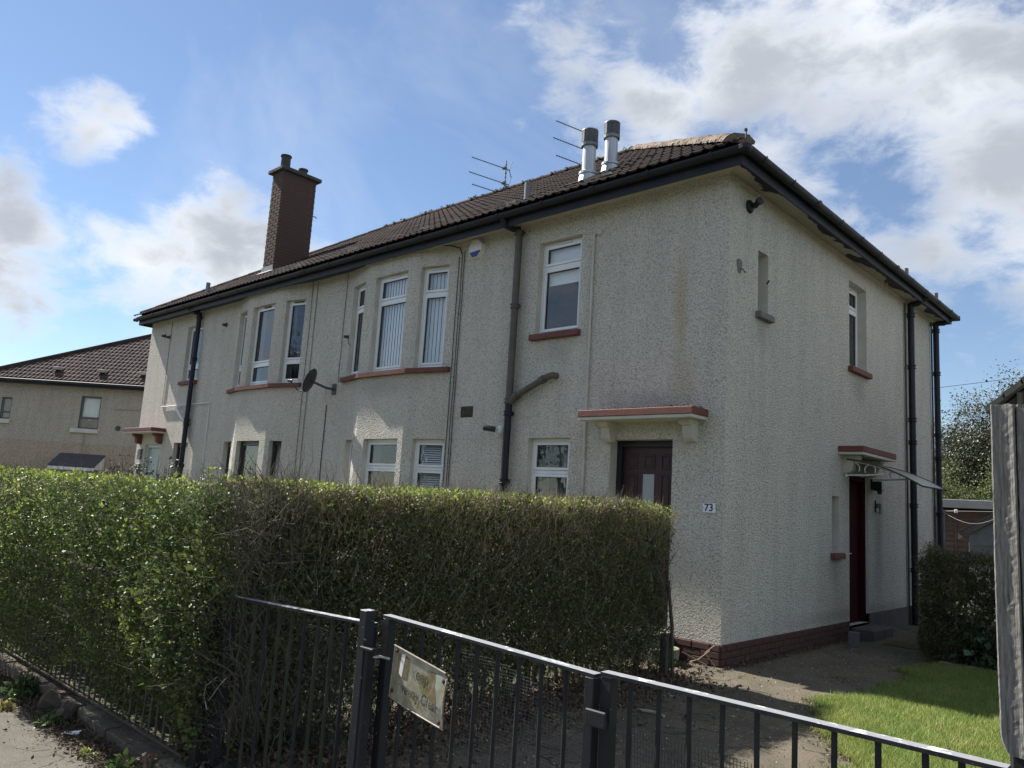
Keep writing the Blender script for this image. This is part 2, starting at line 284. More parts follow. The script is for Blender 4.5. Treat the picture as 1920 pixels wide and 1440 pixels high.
M_BAR = mat('black_bar_paint', (.012, .014, .019), .62, (.022, .024, .026), spec=.28, bump=.5, bscale=40, c3=(.16, .10, .07), s3=34, t3=(.66, .70), d=.004)
M_BARGRN = mat('algae_green_bar_paint', (.040, .047, .030), .7, (.024, .028, .021), spec=.25, bump=.4, bscale=30, c3=(.17, .17, .12), s3=50, t3=(.68, .74), d=.004)
M_MESHW = mat('dark_wire_mesh', (.04, .042, .045), .45)
M_MESHL = mat('grey_wire_mesh', (.16, .165, .175), .4, metal=.3)

# ------------------------------------------------------------------ object helpers
def tag(o, label=None, cat=None, group=None, kind=None):
    if label: o['label'] = label
    if cat: o['category'] = cat
    if group: o['group'] = group
    if kind: o['kind'] = kind
    return o
def empty(name, loc=(0, 0, 0), **k):
    o = bpy.data.objects.new(name, None); col.objects.link(o); o.location = loc; o.empty_display_size = .1; return tag(o, **k)
def link(name, me, parent=None, **k):
    o = bpy.data.objects.new(name, me); col.objects.link(o)
    if parent is not None:
        o.parent = parent; q = parent; off = Vector()
        while q is not None: off += q.location; q = q.parent
        o.location = -off          # meshes are authored in world space
    return tag(o, **k)
class MB:
    def __init__(s, T=None): s.v = []; s.f = []; s.m = []; s.T = T; s.mi = 0
    def add(s, vs, fs):
        b = len(s.v); s.v += [tuple(s.T(*p)) if s.T else tuple(p) for p in vs]; s.f += [tuple(i+b for i in f) for f in fs]; s.m += [s.mi]*len(fs)
    def box(s, x0, x1, y0, y1, z0, z1, bev=0.):
        if bev:
            b = bev; xs = (x0, x1); ys = (y0, y1); zs = (z0, z1); c = [(x0+x1)/2, (y0+y1)/2, (z0+z1)/2]
            pts = []
            for sx in (0, 1):
                for sy in (0, 1):
                    for sz in (0, 1):
                        x, y, z = xs[sx], ys[sy], zs[sz]; dx = b if sx == 0 else -b; dy = b if sy == 0 else -b; dz = b if sz == 0 else -b
                        pts += [(x, y+dy, z+dz), (x+dx, y, z+dz), (x+dx, y+dy, z)]
            bm = bmesh.new(); vv = [bm.verts.new(p) for p in pts]; r = bmesh.ops.convex_hull(bm, input=vv)
            bm.verts.index_update(); V = [tuple(v.co) for v in bm.verts]; Fc = [[v.index for v in f.verts] for f in bm.faces]; bm.free(); s.add(V, Fc); return
        s.add([(x0, y0, z0), (x1, y0, z0), (x1, y1, z0), (x0, y1, z0), (x0, y0, z1), (x1, y0, z1), (x1, y1, z1), (x0, y1, z1)],
              [(0, 3, 2, 1), (4, 5, 6, 7), (0, 1, 5, 4), (1, 2, 6, 5), (2, 3, 7, 6), (3, 0, 4, 7)])
    def quad(s, a, b, c, d): s.add([a, b, c, d], [(0, 1, 2, 3)])
    def tube(s, pts, r, n=8, cap=True, r2=None):
        pts = [Vector(p) for p in pts]; V = []; k = len(pts)
        up = None
        for i, p in enumerate(pts):
            t = (pts[min(i+1, k-1)]-pts[max(i-1, 0)]).normalized()
            if up is None: up = t.orthogonal().normalized()
            up = (up - t*up.dot(t)).normalized(); sd_ = t.cross(up)
            rr = r if r2 is None else r+(r2-r)*i/(k-1)
            for j in range(n):
                a = 2*math.pi*j/n; V.append(p+up*math.cos(a)*rr+sd_*math.sin(a)*rr)
        Fc = [(i*n+j, i*n+(j+1) % n, (i+1)*n+(j+1) % n, (i+1)*n+j) for i in range(k-1) for j in range(n)]
        if cap: Fc += [tuple(reversed(range(n))), tuple(range((k-1)*n, k*n))]
        s.add(V, Fc)
    def lathe(s, base, axis, prof, n=16):
        base = Vector(base); ax = Vector(axis).normalized(); a = ax.orthogonal().normalized(); b = ax.cross(a); V = []
        for (h, r) in prof:
            for j in range(n):
                t = 2*math.pi*j/n; V.append(base+ax*h+(a*math.cos(t)+b*math.sin(t))*r)
        s.add(V, [(i*n+j, i*n+(j+1) % n, (i+1)*n+(j+1) % n, (i+1)*n+j) for i in range(len(prof)-1) for j in range(n)])
    def prism(s, poly, fn, d0, d1):   # poly 2D points, fn(p2, d) -> xyz
        n = len(poly); V = [fn(p, d0) for p in poly]+[fn(p, d1) for p in poly]
        s.add(V, [tuple(range(n)), tuple(reversed(range(n, 2*n)))]+[(i, i+n, (i+1) % n+n, (i+1) % n) for i in range(n)])
    def mesh(s, name, mats, smooth=False):
        me = bpy.data.meshes.new(name); me.from_pydata(s.v, [], s.f)
        if not isinstance(mats, (list, tuple)): mats = [mats]
        for m in mats: me.materials.append(m)
        if len(mats) > 1: me.polygons.foreach_set('material_index', s.m)
        if smooth: me.polygons.foreach_set('use_smooth', [True]*len(me.polygons))
        me.update(); bm = bmesh.new(); bm.from_mesh(me); bmesh.ops.recalc_face_normals(bm, faces=bm.faces); bm.to_mesh(me); bm.free(); return me
    def build(s, name, mats, parent=None, smooth=False, **k): return link(name, s.mesh(name, mats, smooth), parent, **k)

def npmesh(name, V, Q, m, k=4):
    me = bpy.data.meshes.new(name); nv = len(V); nf = len(Q)
    me.vertices.add(nv); me.vertices.foreach_set('co', V.astype(np.float32).ravel())
    me.loops.add(nf*k); me.loops.foreach_set('vertex_index', Q.astype(np.int32).ravel())
    me.polygons.add(nf); me.polygons.foreach_set('loop_start', np.arange(nf, dtype=np.int32)*k); me.polygons.foreach_set('loop_total', np.full(nf, k, np.int32))
    me.materials.append(m); me.update(); me.validate(); return me
def leaves(Pn, L, ratio, m, name, up=.2, nrm=None, nw=0.):
    """one bent diamond leaf (two triangles) at every point of Pn"""
    n = len(Pn); d = rng.normal(size=(n, 3)); d[:, 2] += up
    if nrm is not None: d += nrm*nw
    d /= np.linalg.norm(d, axis=1)[:, None]
    s = np.cross(d, rng.normal(size=(n, 3))); s /= np.linalg.norm(s, axis=1)[:, None]; nn = np.cross(d, s)
    l = (L*np.clip(rng.lognormal(-.05, .34, n), .45, 2.1))[:, None] if np.isscalar(L) else L[:, None]
    w_ = l*ratio*.5
    a = Pn; b = Pn+d*l*.45+s*w_+nn*w_*.35; c = Pn+d*l; e = Pn+d*l*.45-s*w_+nn*w_*.35
    V = np.stack([a, b, c, e], 1).reshape(-1, 3); i = np.arange(n)*4
    Q = np.concatenate([np.stack([i, i+1, i+2], 1), np.stack([i, i+2, i+3], 1)])
    return npmesh(name, V, Q, m, 3)
def twigs(A, D, Ln, r, m, name, seg=3, wig=.12):
    """three-sided tapering twigs from A along D"""
    n = len(A); D = D/np.linalg.norm(D, axis=1)[:, None]; s = np.cross(D, rng.normal(size=(n, 3))); s /= np.linalg.norm(s, axis=1)[:, None]; t = np.cross(D, s)
    rows = []; cur = A.copy(); dd = D.copy()
    for k_ in range(seg+1):
        rr = (r*(1-.75*k_/seg))
        rr = rr[:, None] if not np.isscalar(rr) else rr
        for j in range(3):
            a = 2.094*j; rows.append(cur+(s*math.cos(a)+t*math.sin(a))*rr)
        cur = cur+dd*(Ln/seg)[:, None]; dd = dd+rng.normal(size=(n, 3))*wig; dd /= np.linalg.norm(dd, axis=1)[:, None]
    V = np.stack(rows, 1).reshape(-1, 3); st = 3*(seg+1); Q = []
    b = np.arange(n)*st
    for k_ in range(seg):
        for j in range(3):
            p = k_*3+j; q = k_*3+(j+1) % 3; Q.append(np.stack([b+p, b+q, b+q+3, b+p+3], 1))
    return npmesh(name, V, np.concatenate(Q), m, 4)

# ================================================================== GROUND
def sheet(name, pts, z, m, **k):
    b = MB(); b.add([(x, y, z) for x, y in pts], [tuple(range(len(pts)))]); return b.build(name, m, **k)
M_SOIL = mat('garden_soil_and_thin_grass', (.05, .065, .025), .95, (.07, .055, .035), bump=.8, bscale=20, noise_scale=1.5)
def m_asphalt(name, c0, c1, cm, crack=.5):
    m = bpy.data.materials.new(name); m.use_nodes = True; t = m.node_tree; b = t.nodes['Principled BSDF']; n_ = t.nodes.new; L = t.links.new
    g = n_('ShaderNodeNewGeometry'); pos = g.outputs['Position']
    def nz(sc, det=5, r=.6):
        q = n_('ShaderNodeTexNoise'); L(pos, q.inputs[0]); q.inputs['Scale'].default_value = sc; q.inputs['Detail'].default_value = det; q.inputs['Roughness'].default_value = r; return q.outputs[0]
    def rg(v, a, bb, lo=0, hi=1):
        q = n_('ShaderNodeMapRange'); L(v, q.inputs[0]); q.inputs[1].default_value = a; q.inputs[2].default_value = bb; q.inputs[3].default_value = lo; q.inputs[4].default_value = hi; return q.outputs[0]
    def mx_(f, a, bcol):
        q = n_('ShaderNodeMixRGB'); L(f, q.inputs[0]); (L(a, q.inputs[1]) if not isinstance(a, tuple) else setattr(q.inputs[1], 'default_value', (*a, 1))); q.inputs[2].default_value = (*bcol, 1); return q.outputs[0]
    grain = nz(130, 3, .8); cur = mx_(rg(grain, .35, .68), tuple(x*.45 for x in c0), tuple(x*1.35 for x in c0))
    cur = mx_(rg(nz(2.0, 6, .65), .42, .62, 0, .6), cur, c1); cur = mx_(rg(nz(4.0, 8, .7), .57, .68, 0, .7), cur, cm)
    v = n_('ShaderNodeTexVoronoi'); v.feature = 'DISTANCE_TO_EDGE'; wn = n_('ShaderNodeTexNoise'); L(pos, wn.inputs[0]); wn.inputs['Scale'].default_value = 3; wn.inputs['Detail'].default_value = 6
    sc_ = n_('ShaderNodeVectorMath'); sc_.operation = 'SCALE'; L(wn.outputs['Color'], sc_.inputs[0]); sc_.inputs['Scale'].default_value = .7; ad = n_('ShaderNodeVectorMath'); L(pos, ad.inputs[0]); L(sc_.outputs[0], ad.inputs[1]); L(ad.outputs[0], v.inputs['Vector']); v.inputs['Scale'].default_value = .75
    ck = n_('ShaderNodeMath'); ck.operation = 'MULTIPLY'; L(rg(v.outputs['Distance'], 0, .012, crack, 0), ck.inputs[0]); L(rg(nz(1.1, 2), .45, .55), ck.inputs[1]); cur = mx_(ck.outputs[0], cur, (.02, .022, .015))
    L(cur, b.inputs['Base Color']); b.inputs['Roughness'].default_value = .95; b.inputs['Specular IOR Level'].default_value = .2
    bn = n_('ShaderNodeBump'); bn.inputs['Strength'].default_value = 1; bn.inputs['Distance'].default_value = .012; hh = n_('ShaderNodeMath'); hh.operation = 'SUBTRACT'; L(grain, hh.inputs[0]); L(ck.outputs[0], hh.inputs[1]); L(hh.outputs[0], bn.inputs['Height']); L(bn.outputs[0], b.inputs['Normal']); return m
M_ASPH = m_asphalt('worn_driveway_asphalt', (.175, .152, .114), (.085, .077, .062), (.15, .125, .045), .9)
M_PAVE = m_asphalt('pavement_asphalt', (.185, .172, .150), (.13, .122, .105), (.10, .10, .075), .8)
M_LAWN = mat('lawn_turf', (.06, .11, .02), .95, (.10, .12, .03), noise_scale=3, bump=.9, bscale=40)
sheet('ground', [(-900, -900), (900, -900), (900, 900), (-900, 900)], -.16, M_SOIL, kind='structure')
sheet('garden_soil', [(-30, -5.66), (-.75, -5.66), (-.75, 30), (-30, 30)], -.02, M_SOIL, kind='structure')
sheet('side_garden', [(1.3, -5.5), (12, -5.5), (12, 30), (1.3, 30)], -.03, M_SOIL, kind='structure')
sheet('back_garden', [(-.75, 9.4), (1.3, 9.4), (1.3, 30), (-.75, 30)], -.025, M_SOIL, kind='structure')
# street pavement and road, driveway
def grid(name, x0, x1, y0, y1, nx, ny, fz, m, **k):
    X, Y = np.meshgrid(np.linspace(x0, x1, nx), np.linspace(y0, y1, ny)); Z = fz(X, Y); V = np.stack([X, Y, Z], 2).reshape(-1, 3)
    i = np.arange(ny-1)[:, None]*nx+np.arange(nx-1)[None]; i = i.ravel(); Q = np.stack([i, i+1, i+nx+1, i+nx], 1)
    return link(name, npmesh(name, V, Q, m), **k)
hill = lambda X, Y, s=1., a=.006: a*(np.sin(X*5.1*s+1)*np.cos(Y*4.3*s)+.6*np.sin(X*11.7*s+Y*9.1*s))
grid('pavement', -40, 12, -8.6, -5.62, 260, 60, lambda X, Y: -.115+.10*np.clip((X+.7)/.8, 0, 1)+hill(X, Y, 1, .005), M_PAVE, kind='structure')
sheet('road', [(-60, -16), (40, -16), (40, -8.62), (-60, -8.62)], -.14, mat('road_asphalt', (.06, .06, .062), .9, (.08, .08, .08)), kind='structure')
grid('driveway', -.75, 2.3, -5.62, 9.5, 90, 300, lambda X, Y: 0+hill(X, Y, 1, .007), M_ASPH, kind='structure')
grid('front_path', -16.5, -.75, -1.05, -.0, 200, 14, lambda X, Y: -.004+hill(X, Y, 1, .004), M_ASPH, kind='structure')
def lawn_edge(y): return 1.50+.10*math.sin(y*2.1)+.07*math.sin(y*5.3+1)+.04*math.sin(y*13.)+max(0, -.9-y)*.42
ys = np.linspace(-5.55, 2.75, 120)
b = MB()
for i in range(len(ys)-1):
    y0, y1 = ys[i], ys[i+1]
    for (xa, xb, za, zb) in ((0, .12, .008, .03), (.12, .6, .03, .045), (.6, 3.4, .045, .05)):
        b.quad((lawn_edge(y0)+xa, y0, za), (lawn_edge(y0)+xb, y0, zb), (lawn_edge(y1)+xb, y1, zb), (lawn_edge(y1)+xa, y1, za))
b.build('lawn', M_LAWN, kind='structure')
# grass blades
def grass(n, name, m, label, xr, hmul=1.):
    y = rng.uniform(-5.5, 2.7, n); x = np.array([lawn_edge(t) for t in y])-.02+.05*np.sin(y*31)+.04*np.sin(y*57+1)-np.abs(rng.normal(0, .05, n))*(rng.uniform(0, 1, n) < .3)+rng.uniform(0, 1, n)**1.15*xr
    P_ = np.stack([x, y, np.full(n, .02)+np.minimum(.03, np.maximum(0, (x-np.array([lawn_edge(t) for t in y]))*.1))], 1)
    h = rng.uniform(.025, .065, n)*hmul; a = rng.uniform(0, 6.28, n); lean = rng.normal(size=(n, 2))*.45
    side = np.stack([np.cos(a), np.sin(a), np.zeros(n)], 1)*rng.uniform(.0018, .0035, n)[:, None]
    tip = P_+np.stack([lean[:, 0]*h, lean[:, 1]*h, h], 1)
    V = np.stack([P_-side, P_+side, tip], 1).reshape(-1, 3); i = np.arange(n)*3
    return link(name, npmesh(name, V, np.stack([i, i+1, i+2], 1), m, 3), label=label, cat='grass', kind='stuff')
M_GRASS = mat('fresh_grass_blade', (.18, .27, .06), .6, (.28, .32, .10), noise_scale=3.2, isl=.45, trans=.4, c3=(.14, .20, .035), s3=9)
grass(250000, 'lawn_grass', M_GRASS, 'short bright green lawn grass between the driveway and the timber post', 3.0)
M_SOFTG = mat('yellow_dry_grass', (.30, .27, .10), .8, isl=.4, trans=.3)
grass(26000, 'dry_grass', M_SOFTG, 'pale dry blades scattered through the lawn grass', 3.0, .8)

# ================================================================== HOUSE
house = empty('apartment_house', (0, 0, 0), label='cream roughcast two storey block of flats with brown tiled hipped roof and black gutters', cat='house')
ZS, ZP = 5.69, .24
def frameT(O, u):
    O = Vector(O); u = Vector((u[0], u[1], 0)).normalized(); n = Vector((u.y, -u.x, 0))   # outward
    return lambda a, b, c: O+u*a-n*b+Vector((0, 0, c))
def wall(name, O, u, W, z0, z1, holes, m, parent=house):
    T = frameT(O, u); xs = sorted({0, W, *[h[0] for h in holes], *[h[1] for h in holes]}); zs = sorted({z0, z1, *[h[2] for h in holes], *[h[3] for h in holes]})
    b = MB(T)
    for i in range(len(xs)-1):
        for j in range(len(zs)-1):
            cx, cz = (xs[i]+xs[i+1])/2, (zs[j]+zs[j+1])/2
            if any(h[0] < cx < h[1] and h[2] < cz < h[3] for h in holes): continue
            b.quad((xs[i], 0, zs[j]), (xs[i+1], 0, zs[j]), (xs[i+1], 0, zs[j+1]), (xs[i], 0, zs[j+1]))
    return b.build(name, m, parent)
def window(O, u, a0, a1, z0, z1, style, sill=True, back=None, sillmat=None, parent=house, rd=.115, trm=None):
    T = frameT(O, u); fm = M_NAVY if style in ('D', 'N') else M_WHITE
    if style == 'N': fm = M_WHITE
    root = MB(T); r = rd
    rv = MB(T)
    for (p, q, rr, s_) in (((a0, 0, z0), (a0, r, z0), (a0, r, z1), (a0, 0, z1)), ((a1, 0, z0), (a1, r, z0), (a1, r, z1), (a1, 0, z1)), ((a0, 0, z1), (a1, 0, z1), (a1, r, z1), (a0, r, z1)), ((a0, 0, z0), (a1, 0, z0), (a1, r, z0), (a0, r, z0))): rv.quad(p, q, rr, s_)
    f = .05; b0, b1 = r-.02, r+.05
    root.box(a0+.002, a0+f, b0, b1, z0+.002, z1-.002); root.box(a1-f, a1-.002, b0, b1, z0+.002, z1-.002)
    root.box(a0+f, a1-f, b0+.001, b1, z0+.002, z0+f); root.box(a0+f, a1-f, b0+.001, b1, z1-f, z1-.002)
    H = z1-z0
    if style == 'A': tz = z1-f-H*.235
    elif style == 'B': tz = z0+H*.27
    elif style == 'C': tz = z1-.46
    else: tz = None
    if trm: tz = trm
    cells = [(z0+f, z1-f)] if tz is None else [(z0+f, tz-.025), (tz+.025, z1-f)]
    if tz: root.box(a0+f, a1-f, b0+.002, b1-.001, tz-.025, tz+.025)
    wobj = root.build('window', fm, parent)
    rv.build('reveal', M_SMOOTH, wobj)
    for ci, (c0, c1) in enumerate(cells):
        s = MB(T); g = .004; sw = .036 if (a1-a0) > .5 else .026
        A0, A1, C0, C1 = a0+f+g, a1-f-g, c0+g, c1-g; q0, q1 = b0-.012, b1-.02
        s.box(A0, A0+sw, q0, q1, C0, C1); s.box(A1-sw, A1, q0, q1, C0, C1); s.box(A0+sw, A1-sw, q0+.001, q1, C0, C0+sw); s.box(A0+sw, A1-sw, q0+.001, q1, C1-sw, C1)
        s.build('sash', fm, wobj)
        k = MB(T); e = .006; k.box(A0+sw, A0+sw+e, q0+.018, q1, C0+sw, C1-sw); k.box(A1-sw-e, A1-sw, q0+.018, q1, C0+sw, C1-sw); k.box(A0+sw+e, A1-sw-e, q0+.018, q1, C0+sw, C0+sw+e); k.box(A0+sw+e, A1-sw-e, q0+.018, q1, C1-sw-e, C1-sw)
        k.build('seal', M_SEAL, wobj)
        p = MB(T); pb = q0+.03; p.quad((A0+sw, pb, C0+sw), (A1-sw, pb, C0+sw), (A1-sw, pb, C1-sw), (A0+sw, pb, C1-sw)); p.build('pane', M_GLASS, wobj)
    if style in ('A', 'B') and (a1-a0) > .45:
        v = MB(T); am = (a0+a1)/2; v.box(am-.13, am+.13, b0-.022, b0-.001, z1-f+.008, z1-f+.028); v.build('trickle_vent', M_SEAL if style == 'B' else M_POLE, wobj)
    bd = b1+.012
    if back == 'vert':
        bl = MB(T); n = int((a1-a0-.1)/.075)
        for i in range(n+1):
            x = a0+.05+i*.075; bl.quad((x, bd+.012, z0+f), (x+.071, bd, z0+f), (x+.071, bd, z1-f), (x, bd+.012, z1-f))
        bl.build('blind', M_BLINDV, wobj)
    elif back == 'half':
        bl = MB(T); bl.quad((a0+.03, bd, z0+H*.55), (a1-.03, bd, z0+H*.55), (a1-.03, bd, z1-.03), (a0+.03, bd, z1-.03)); bl.build('blind', M_BLIND, wobj)
    elif back == 'venetian':
        bl = MB(T); z = z0+.05
        while z < z1-.05: bl.quad((a0+.05, bd, z), (a1-.05, bd, z), (a1-.05, bd+.02, z+.025), (a0+.05, bd+.02, z+.025)); z += .035
        bl.build('blind', M_BLINDV, wobj)
    elif back == 'net':
        bl = MB(T); n = 16
        for i in range(n):
            x0_, x1_ = a0+(a1-a0)*i/n, a0+(a1-a0)*(i+1)/n; d0_, d1_ = bd+.02*(i % 2), bd+.02*((i+1) % 2)
            bl.quad((x0_, d0_, z0), (x1_, d1_, z0), (x1_, d1_, z1), (x0_, d0_, z1))
        bl.build('curtain', M_NET, wobj)
    elif back == 'side':
        bl = MB(T); wd = (a1-a0)*.3
        for i in range(6):
            x0_, x1_ = a0+wd*i/6, a0+wd*(i+1)/6; d0_, d1_ = bd+.02*(i % 2), bd+.02*((i+1) % 2)
            bl.quad((x0_, d0_, z0), (x1_, d1_, z0), (x1_, d1_, z1), (x0_, d0_, z1))
        bl.build('curtain', M_NET, wobj)
    if sill:
        s = MB(T); s.box(a0-.06, a1+.05, -.075, rd, z0-.085, z0-.001, .008); s.build('sill', sillmat or M_RED, wobj)
    return wobj
FX = lambda a: (a, 0, 0)
ZHU, ZSU, ZHL, ZSL, ZBS = 5.357, 4.0, 2.534, 1.15, 3.68
# front wall, right straight run x -4.65..0
O0 = (-4.65, 0, 0); U = (1, 0)
wall('front_wall', O0, U, 4.65, ZP, ZS, [(1.676, 2.45, ZSU, ZHU), (1.672, 2.411, ZSL, ZHL), (3.071, 3.976, .30, 2.50), (.25, .52, 2.86, 3.03)], M_RC)
window(O0, U, 1.676, 2.45, ZSU, ZHU, 'A', back='half')
window(O0, U, 1.672, 2.411, ZSL, ZHL, 'C', back='net')
# bays: polyline facets
def bay(xl, flip, stU, stL, backU, backL, blankU=False):
    pts = [(-7.6, 0), (-6.75, -.2), (-5.5, -.2), (-4.65, 0)]
    upW = [(-7.455, -6.93), (-6.571, -5.709), (-5.393, -4.85)]; loW = [(-7.20, -6.87), (-6.53, -5.62), (-5.31, -4.70)]
    if flip:
        pts = [(-16.5-x, y) for x, y in reversed(pts)]; upW = [(-16.5-b_, -16.5-a_) for a_, b_ in reversed(upW)]; loW = [(-16.5-b_, -16.5-a_) for a_, b_ in reversed(loW)]
    for i in range(3):
        p, q = Vector(pts[i]), Vector(pts[i+1]); u = (q-p).normalized(); W = (q-p).length; s = W/(q.x-p.x)
        hu = ((upW[i][0]-p.x)*s, (upW[i][1]-p.x)*s, ZBS, ZHU); hl = ((loW[i][0]-p.x)*s, (loW[i][1]-p.x)*s, ZSL, ZHL)
        hu = (max(hu[0], .05), min(hu[1], W-.05), *hu[2:]); hl = (max(hl[0], .05), min(hl[1], W-.05), *hl[2:])
        wall('bay_wall', (p.x, p.y, 0), u, W, ZP, ZS, [hu, hl], M_RC)
        window((p.x, p.y, 0), u, *hu, stU, sill=False, back=backU)
        window((p.x, p.y, 0), u, *hl, stL, sill=False, back=backL[i], trm=2.07 if stL == 'C' else None)
    # continuous painted sill round the bay, in three mitred lengths
    off = .075; P4 = [Vector(p) for p in pts]
    ends = [P4[0]+(P4[1]-P4[0]).normalized()*.05, P4[1], P4[2], P4[3]-(P4[3]-P4[2]).normalized()*.05]
    nr = [Vector(((P4[i+1]-P4[i]).y, -(P4[i+1]-P4[i]).x)).normalized() for i in range(3)]
    outp = [ends[0]+nr[0]*off, P4[1]+(nr[0]+nr[1]).normalized()*off*1.02, P4[2]+(nr[1]+nr[2]).normalized()*off*1.02, ends[3]+nr[2]*off]
    for zz in (ZBS,):
        for i in range(3):
            s = MB(); ring = [ends[i]-nr[i]*.11, ends[i+1]-nr[i]*.11, outp[i+1], outp[i]]
            zb = [(p.x, p.y, zz-.095) for p in ring]; zt = [(p.x, p.y, zz-(.001 if k < 2 else .02)) for k, p in enumerate(ring)]
            s.add(zb+zt, [(0, 1, 2, 3), (4, 7, 6, 5), (0, 4, 5, 1), (1, 5, 6, 2), (2, 6, 7, 3), (3, 7, 4, 0)]); s.build('sill', M_RED, house)
bay(0, False, 'A', 'C', 'vert', ['net', 'side', 'venetian'])
bay(0, True, 'B', 'D', 'side', ['net', 'net', 'venetian'])
wall('front_wall', (-8.9, 0, 0), U, 1.3, ZP, ZS, [], M_RC)
O2 = (-16.5, 0, 0)
wall('front_wall', O2, U, 4.65, ZP, ZS, [(2.2, 2.97, ZSU, ZHU), (2.19, 2.93, ZSL, ZHL), (.55, 1.46, .30, 2.50)], M_RC)
window(O2, U, 2.2, 2.97, ZSU, ZHU, 'B', back='side')
window(O2, U, 2.19, 2.93, ZSL, ZHL, 'D', back='net')
# side wall (gable end facing the driveway), u = +y
OS = (0, 0, 0); US = (0, 1)
wall('side_wall', OS, US, 8.23, ZP, ZS, [(.774, 1.061, 4.15, 4.946), (3.892, 4.649, ZSU, ZHU), (3.192, 3.467, 1.21, 2.005), (3.86, 4.66, .17, 2.35)], M_RC)
M_GREYSILL = mat('grey_painted_sill', (.17, .17, .165), .85, (.13, .13, .125), bump=.4, bscale=40)
window(OS, US, .774, 1.061, 4.15, 4.946, 'N', sillmat=M_GREYSILL, rd=.24)
window(OS, US, 3.892, 4.649, ZSU, ZHU, 'A', back='net', rd=.16)
window(OS, US, 3.192, 3.467, 1.21, 2.005, 'N', rd=.24)
b = MB(); b.quad((-16.5, 0, 0), (-16.5, 8.23, 0), (-16.5, 8.23, ZS), (-16.5, 0, ZS)); b.build('end_wall', M_RC, house)
b = MB(); b.quad((-16.5, 8.23, 0), (0, 8.23, 0), (0, 8.23, ZS), (-16.5, 8.23, ZS)); b.build('rear_wall', M_RC, house)
# brick plinth
pl = MB(); pl.box(-7.0, -.008, -.012, .2, -.1, ZP); pl.box(-.2, -.008 + .012, .0, 3.86, -.1, ZP-.002)
plo = pl.build('plinth', M_MORTAR, house)
bme = MB(); bme.box(-.1075, .1075, -.014, .05, 0, .066, .004); brick_me = bme.mesh('brick', M_BRICKRED)
bmh = MB(); bmh.box(-.05, .05, -.014, .05, 0, .066, .004); brickh_me = bmh.mesh('half_brick', M_BRICKRED)
def put_brick(me, x, y, z, rz, parent, nm='brick'):
    o = bpy.data.objects.new(nm, me); col.objects.link(o); o.parent = parent; o.location = (x, y, z); o.rotation_euler = (R(random.uniform(-.5, .5)), 0, rz+R(random.uniform(-.6, .6))); return o
for row in range(4):
    z = -.058+row*.0755
    for i in range(11):
        x = -.1155-i*.2255-(.1125 if row % 2 else 0)
        put_brick(brick_me, x, -.012+random.uniform(-.002, .002), z, 0, plo)
    for i in range(17):
        y = .1155+i*.2255+(.1125 if row % 2 else 0)
        if y+.11 > 3.87: continue
        o = put_brick(brick_me, .006+random.uniform(-.002, .002), y-.014, z, R(90), plo)
    if row % 2:
        put_brick(brickh_me, -.054, -.012, z, 0, plo); put_brick(brickh_me, .006, .04, z, R(90), plo)
b = MB(); b.box(-.1, .022, 4.66, 8.25, -.1, ZP+.06, .006); b.build('rendered_plinth', M_PLGREY, house); b = MB(); b.box(-16.5, -7.0, -.014, .1, -.1, ZP, .004); b.build('rendered_plinth', M_PLGREY, house)
# doors
def door(O, u, a0, a1, z0, z1, m, depth, frame_m, panels=True, glass=True, cov=None):
    T = frameT(O, u); rv = MB(T)
    for q in (((a0, 0, z0), (a0, depth, z0), (a0, depth, z1), (a0, 0, z1)), ((a1, 0, z0), (a1, depth, z0), (a1, depth, z1), (a1, 0, z1)), ((a0, 0, z1), (a1, 0, z1), (a1, depth, z1), (a0, depth, z1)), ((a0, 0, z0), (a1, 0, z0), (a1, depth, z0), (a0, depth, z0))): rv.quad(*q)
    rv.build('door_reveal', M_SMOOTH, house)
    f = .075; df = MB(T)
    df.box(a0+.001, a0+f, depth-.09, depth, z0, z1-.001); df.box(a1-f, a1-.001, depth-.09, depth, z0, z1-.001); df.box(a0+f, a1-f, depth-.089, depth, z1-f, z1-.001)
    dfo = df.build('door_frame', frame_m, house)
    A0, A1, Z1 = a0+f, a1-f, z1-f; W = A1-A0; d = MB(T); d.box(A0, A1, depth-.03, depth+.01, z0, Z1); do = d.build('door', m, house)
    if panels:
        cw = W/3
        for r_, (p0, p1) in enumerate(((.87, .955), (.52, .84), (.08, .46))):
            for c_ in range(3):
                x0, x1 = A0+cw*c_+.045, A0+cw*(c_+1)-.045; q0, q1 = z0+(Z1-z0)*p0, z0+(Z1-z0)*p1
                if glass and c_ == 1 and r_ == 1:
                    g = MB(T); g.box(x0, x1, depth-.036, depth-.031, q0, q1); g.build('pane', M_FROST, do); continue
                g = MB(T); fr = .022
                for (e0, e1, e2, e3) in ((x0, x0+fr, q0, q1), (x1-fr, x1, q0, q1), (x0+fr, x1-fr, q0, q0+fr), (x0+fr, x1-fr, q1-fr, q1)): g.box(e0, e1, depth-.042, depth-.03, e2, e3, .004)
                g.box(x0+fr*1.9, x1-fr*1.9, depth-.038, depth-.031, q0+fr*1.9, q1-fr*1.9, .004)
                g.build('panel', m, do)
    h = MB(T); h.tube([T.__call__ and (A0+.07, depth-.07, z0+1.02), (A0+.17, depth-.07, z0+1.02)], .009, 6); h.build('handle', M_ZINC, do)
    return do
door(O0, U, 3.071, 3.976, .30, 2.50, M_DOOR, .24, M_NAVY)
door(O2, U, .55, 1.46, .30, 2.50, M_DOORW, .14, M_DOORW, panels=False)
b = MB(frameT(O2, U)); b.box(1.18, 1.27, .104, .109, 1.2, 2.25); b.build('door_pane', M_NAVY, house)
door(OS, US, 3.86, 4.66, .17, 2.35, M_DOOR2, .13, M_DOOR2, panels=False)
b = MB(); b.box(0.02, .34, 3.84, 4.70, -.05, .15, .015); b.build('door_step', M_PLGREY, house)
